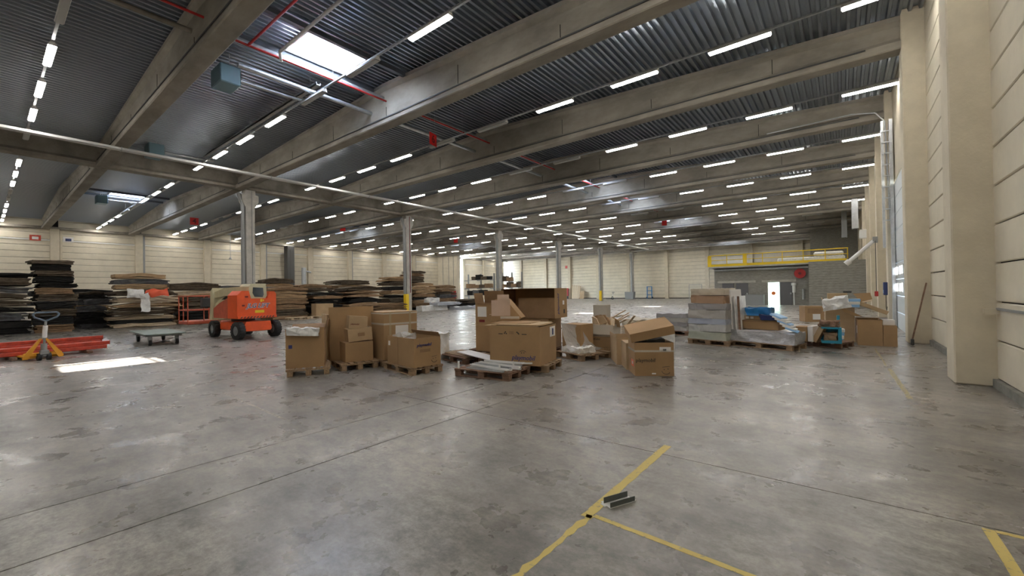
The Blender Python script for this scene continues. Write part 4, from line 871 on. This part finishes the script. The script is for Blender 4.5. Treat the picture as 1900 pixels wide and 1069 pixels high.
# ------------------------------------------------------------------ the long heaps of flattened boards
def heap(x, y, w, L_, H, n_, pal, desc, seed, rz=0, jit=.12, sag=.1, pal2=None, z0=0, thin=False):
    rn = random.Random(seed); z = z0; hs = [rn.uniform(.6, 1.4) for _ in range(n_)]; t = sum(hs)
    for i in range(n_):
        h = hs[i]/t*(H-z0); ci = rn.choice(pal if not (pal2 and i > n_*.6) else pal2)
        k = 1-rn.random()*.16
        me = sheaf(w*k, L_*(1-rn.random()*.14), h*.97, 3 if thin else rn.choice((3, 4, 5)), seed*31+i, sag*min(1, .3+i/n_), jit)
        pos = 'bottom' if i == 0 else ('top' if i == n_-1 else ORD[i]+' up')
        tag(obj('board_bundle', me, BUND[ci], None, (x+rn.uniform(-.06, .06), y+rn.uniform(-.1, .1), z+.003), (0, math.radians(rn.uniform(-1.2, 1.2)), math.radians(rz+rn.uniform(-5, 5)))),
            '%s %s bundle in the %s' % (pos, ['black', 'brown', 'dark brown', 'tan', 'dark grey', 'pale'][ci], desc), 'bundle', 'bundles in the '+desc)
        z += h
DK = [0, 0, 2, 4, 0, 2]; MX = [0, 2, 1, 2, 3, 4]; BR_ = [1, 3, 2, 1, 5, 0]; BB = [1, 3, 1, 2]
heap(-29.9, .2, 2.0, 2.75, 2.76, 9, DK, 'black heap at the frame edge', 1, sag=.05)
heap(-29.7, 2.2, 1.6, 1.45, 3.4, 12, [0, 2, 0, 1, 2, 0], 'tall dark narrow heap behind the pallet truck', 2, sag=.04, jit=.1)
heap(-31.2, 3.7, 1.6, 1.3, 1.95, 7, DK, 'low black heap next to the tall dark heap', 3)
heap(-29.6, 5.45, 1.7, 2.9, 2.0, 8, [0, 0, 2, 4, 0, 2, 5], 'wide dark heap behind the trolley', 4, sag=.12, pal2=[2, 3, 5])
heap(-29.6, 5.4, 1.5, 2.35, 2.85, 3, [3, 4, 3], 'tan top of the wide heap behind the trolley', 5, z0=2.0, sag=.06, jit=.06)
heap(-33.4, 3.2, 1.8, 3.6, 2.1, 6, MX, 'far row heap behind the black heaps', 6)
heap(-29.9, 8.35, 1.8, 2.6, 1.75, 7, MX+[5], 'heap behind the lift basket', 7, sag=.12)
heap(-32.2, 8.4, 1.8, 3.0, 2.45, 7, [1, 3, 2, 5, 1], 'brown heap behind the lift basket heap', 8)
heap(-29.0, 12.45, 1.7, 2.6, 1.35, 6, [1, 2, 1, 2], 'pallet heap beside the first column', 9, sag=.02, jit=.06, thin=True)
heap(-29.2, 12.5, 1.7, 2.7, 2.1, 3, [3, 1, 4], 'upper brown heap beside the first column', 10, z0=1.36, jit=.05)
heap(-31.2, 12.9, 1.7, 2.0, 2.75, 8, [2, 1, 0, 3], 'high dark heap beyond the first column', 11)
heap(-29.6, 15.4, 1.8, 2.4, 1.75, 7, [0, 2, 0, 1, 4], 'low dark heap between the columns', 12, sag=.15)
heap(-31.8, 15.6, 1.8, 3.0, 2.35, 7, [1, 3, 2, 1], 'brown heap behind the low dark heap', 13)
heap(-29.9, 18.5, 1.9, 3.3, 2.2, 7, [1, 3, 1, 0, 2], 'broad brown heap before the second column', 14, sag=.22)
heap(-32.6, 19.2, 1.9, 3.2, 2.75, 8, [0, 1, 2, 3], 'dark heap behind the broad brown heap', 15)
heap(-28.0, 19.6, 1.4, 3.4, .85, 4, [1, 3], 'low curved brown heap before the second column', 16, sag=.14)
heap(-31.4, 22.9, 1.9, 2.6, 3.05, 9, [1, 2, 3, 0], 'high heap behind the second column', 17)
heap(-31.6, 25.9, 1.9, 2.9, 2.55, 8, [2, 1, 0, 3], 'heap just beyond the second column', 18, pal2=[1, 3])
heap(-31.6, 25.2, 1.5, 1.9, 3.65, 4, [1, 2, 3], 'peak of the heap beyond the second column', 19, z0=2.56)
heap(-31.9, 29.1, 1.9, 2.6, 2.35, 7, [1, 2, 4, 1], 'last brown heap beyond the second column', 20)
heap(-33.8, 11.0, 1.9, 3.0, 2.3, 6, MX, 'rear heap beyond the lift', 21)
heap(-30.6, 31.6, 2.2, 2.6, .9, 3, [2, 0, 1], 'low flat heap beyond the film rolls', 22)
for i, (x, y, L_, h) in enumerate(((-28.7, 24.9, 2.9, .30), (-28.0, 28.3, 3.3, .28), (-28.6, 26.4, 3.6, .26))):
    tag(obj('film_roll', crumple(-.45, .45, -L_/2, L_/2, 0, h+.15*(i == 0), .12, 18, 100+i, sc=1.7), [M_plastic, mat('film_grey', (.4, .42, .46), .3, bump=.6, bscale=8), MATS.get('film_grey') or M_plastic][i], None, (x, y, .0 if i < 2 else .44), (0, 0, .12*i)),
        ['white wrapped roll lying on the floor past the second column', 'grey wrapped sheets lying on the floor past the second column', 'pale film lying over the wrapped rolls past the second column'][i], 'roll')
tag(obj('white_bag', crumple(-.35, .35, -.6, .6, 0, .4, .12, 12, 104, sc=2.5), M_plastic, None, (-29.3, 25.4, .7)), 'crumpled white bag on the wrapped rolls', 'bag')
pallet(-27.3, 13.4, 80, 'pale broken pallet lying before the heap beside the lift', m=M_woodp)
pallet(-26.9, 12.0, 95, 'loose pale pallet nearest the lift wheels', m=M_woodp)
carton(-27.6, 13.9, .0, 85, 1.15, .8, .95, 'square tan carton at the foot of the pallet heap', m=M_card2, open_=False)
o = thing('draped_cloth', 'white and orange striped cloth hanging over the wide dark heap', 'cloth', (-28.62, 5.4, 1.9))
def cloth(y0, y1, z0, z1, seed):
    b = MB(); N = 10
    for i in range(N+1):
        for j in range(N+1):
            p = Vector((0, y0+(y1-y0)*i/N, z0+(z1-z0)*j/N)); q = p+noise.noise_vector(p*3+Vector((seed, 0, 0)))*.14; b.v.append((q.x+.08, q.y, q.z))
    for i in range(N):
        for j in range(N): a = i*(N+1)+j; b.f.append((a, a+1, a+N+2, a+N+1)); b.sm.append(True)
    return b
obj('white_cloth', cloth(-.75, -.1, -.35, .08, 1), M_plastic, o); obj('white_tail', cloth(-.25, .15, -1.05, -.1, 5), M_plastic, o); obj('orange_cloth', cloth(0, .9, -.28, .1, 3), mat('cloth_orange', (.8, .13, .06), .7), o)

# ------------------------------------------------------------------ bollards, red boxes and far things
def bollard(x, y, label):
    o = thing('bollard', label, 'bollard', (x, y, 0)); obj('post', MB().bev(-.16, .16, -.16, .16, 0, 1.5, .02), M_yellow, o); obj('base_plate', MB().box(-.22, .22, -.22, .22, 0, .015), M_dark, o)
bollard(-28.35, 21.85, 'yellow safety bollard at the foot of the second column'); bollard(-28.5, 57.6, 'yellow safety bollard at the foot of the fifth column')
def redbox(x, y, label, h=1.4):
    o = thing('fire_cabinet', label, 'cabinet', (x, y, .55)); obj('stand', MB().box(-.5, .5, -.25, -.05, -.55, 0), M_dark, o); obj('case', MB().bev(-.55, .55, -.3, 0, 0, h, .03), M_red, o); obj('plate', MB().box(-.2, .2, -.32, -.3, .8, 1.15), M_paper, o)
redbox(-53.8, 51.75, 'red fire cabinet at the end of the board heaps'); redbox(-42.7, 71.4, 'red fire cabinet against the far wall', 1.5)
tag(obj('red_wall_sign', MB().box(-.25, .25, -.03, 0, 0, .5), M_red, None, (-42.9, 71.95, 6.0)), 'small red sign high above the far red cabinet', 'sign')
for i in range(5): tag(obj('leaning_board', MB().bev(0, .28, 0, .03, 0, 2.75-.05*i, .005), M_woodp, None, (-41.2+.3*i, 71.0, 0), (math.radians(-11), math.radians(3*(i-2)), 0)), 'tall pale wooden board leaning on the far wall, %s from the red cabinet' % ORD[i], 'board', 'pale boards leaning on the far wall')
tag(obj('leaning_board', MB().bev(0, .95, 0, .03, 0, 1.5, .005), M_card2, None, (-39.6, 71.0, 0), (math.radians(-14), 0, 0)), 'short square panel leaning beside the tall pale boards', 'board')
o = thing('hand_truck', 'blue hand truck standing against the far wall', 'hand truck', (-26.0, 71.0, 0))
obj('rails', MB().box(-.45, -.33, -.05, .05, .1, 2.1).box(.33, .45, -.05, .05, .1, 2.1), M_blue, o); obj('crossbars', MB().box(-.33, .33, -.03, .03, .6, .7).box(-.33, .33, -.03, .03, 1.3, 1.4).box(-.33, .33, -.03, .03, 2.0, 2.1), M_blue, o); obj('toe_plate', MB().box(-.45, .45, -.4, 0, .02, .06), M_blue, o)
for s_ in (-1, 1): obj('wheel', MB().cyl((s_*.5-.04, .05, .16), (s_*.5+.04, .05, .16), .16, 14), M_black, o)
tag(obj('grey_bin', MB().prism([(-.7, 0), (.7, 0), (.8, 1.2), (-.8, 1.2)], -.4, .4, 'y'), M_greysteel, None, (-28.6, 68.9, 0)), 'grey bin at the foot of the last column', 'bin')
o = thing('mesh_panel', 'pale grey mesh panel leaning on the far wall', 'panel', (-18.6, 71.2, 0)); obj('frame', MB().box(-1, 1, -.03, .03, 0, .06).box(-1, 1, -.03, .03, 2.2, 2.26).box(-1, -.94, -.03, .03, 0, 2.2).box(.94, 1, -.03, .03, 0, 2.2), M_greysteel, o)
b = MB()
for k in range(12): b.box(-.95+.16*k, -.93+.16*k, -.01, .01, .06, 2.2)
obj('bars', b, M_galv, o)
# cantilever rack with bundles
def rack(x0, x1, y, label, lv, seed):
    o = thing('cantilever_rack', label, 'rack', (0, y, 0))
    n_ = 3
    for i in range(n_):
        x = x0+(x1-x0)*i/(n_-1); up = obj('upright', MB().box(x-.09, x+.09, -.1, .1, 0, 4.7), M_greysteel, o)
        for z in lv: obj('arm', MB().box(x-.05, x+.05, -1.0, -.1, z-.12, z), M_greysteel, up)
        obj('foot', MB().box(x-.09, x+.09, -1.1, .1, 0, .12), M_greysteel, up)
    for z in lv: obj('cross_rail', MB().box(x0, x1, -.98, -.93, z, z+.05), M_greysteel, o)
    return o
rack(-52.0, -46.0, 53.6, 'cantilever rack in front of the bright open door', (1.0, 2.2, 3.6), 1); rack(-44.2, -40.2, 53.6, 'cantilever rack on the other side of the third column', (1.0, 2.2, 3.2), 2)
rn = random.Random(5); q = 0
for (xa, xb, z, ms) in ((-51.5, -46.2, 1.05, [0, 4]), (-51.7, -46.2, 2.25, [1, 1, 2]), (-50.4, -46.3, 3.65, [2, 0]), (-44.0, -40.3, 2.25, [1, 2]), (-44.0, -40.3, 1.05, [0, 4]), (-44.0, -41.8, 3.25, [2, 1])):
    x = xa; i = 0
    while x < xb-.3:
        wd = min(rn.uniform(.9, 1.5), xb-x); h = rn.uniform(.5, .9)
        tag(obj('rolled_bundle', crumple(-wd/2, wd/2, -.4, .4, 0, h, .07, 6, 200+q, sc=2), BUND[ms[i % len(ms)]], None, (x+wd/2, 53.1, z)), 'rolled bundle %s along the %s rack shelf %s' % (ORD[i], 'lowest' if z < 1.5 else ('middle' if z < 3 else 'top'), 'before the bright door' if xa < -45 else 'past the third column'), 'bundle', 'rolled bundles on the cantilever racks')
        x += wd+.06; i += 1; q += 1
# service column before the left wall, lack of light put into its colour, exit signs
tag(obj('steel_post', MB().bev(-.5, .5, -.45, .45, 0, 8.0, .03).box(.5, .54, -.1, 0, 0, 7.5), mat('post_unlit', (.1, .1, .095), .7), None, (-57.2, 25.3, 0)), 'steel service post before the far side wall, coloured dark as unlit', 'post')
tag(obj('camera_mast', MB().cyl((0, 0, 0), (0, 0, 5.2), .3, 10).cyl((0, 0, 4.8), (.1, .9, 4.6), .12, 8), M_galv, None, (-56.6, 26.9, 0)), 'grey machine head standing out above the heaps beside the dark post', 'machine')
for (y, m, lb) in ((3.2, M_redbar, 'small red framed sign high on the side wall'), (5.3, M_paper, 'small white and blue sign high on the side wall')):
    o = thing('wall_sign', lb, 'sign', (XL+.06, y, 6.95)); obj('plate', MB().box(0, .03, -.35, .35, 0, .5), m, o); obj('panel', MB().box(.03, .04, -.2, .2, .1, .35), M_paper if m is M_redbar else M_navy, o)
pl = tag(obj('lamp_cord', MB().cyl((0, 0, 5.6), (0, 0, 9.3), .02, 5).cyl((0, 0, 5.4), (0, 0, 5.6), .14, 10, .05), M_galv, None, (-50, 16.2, 0)), 'small hanging bell on a cord before the side wall', 'bell')
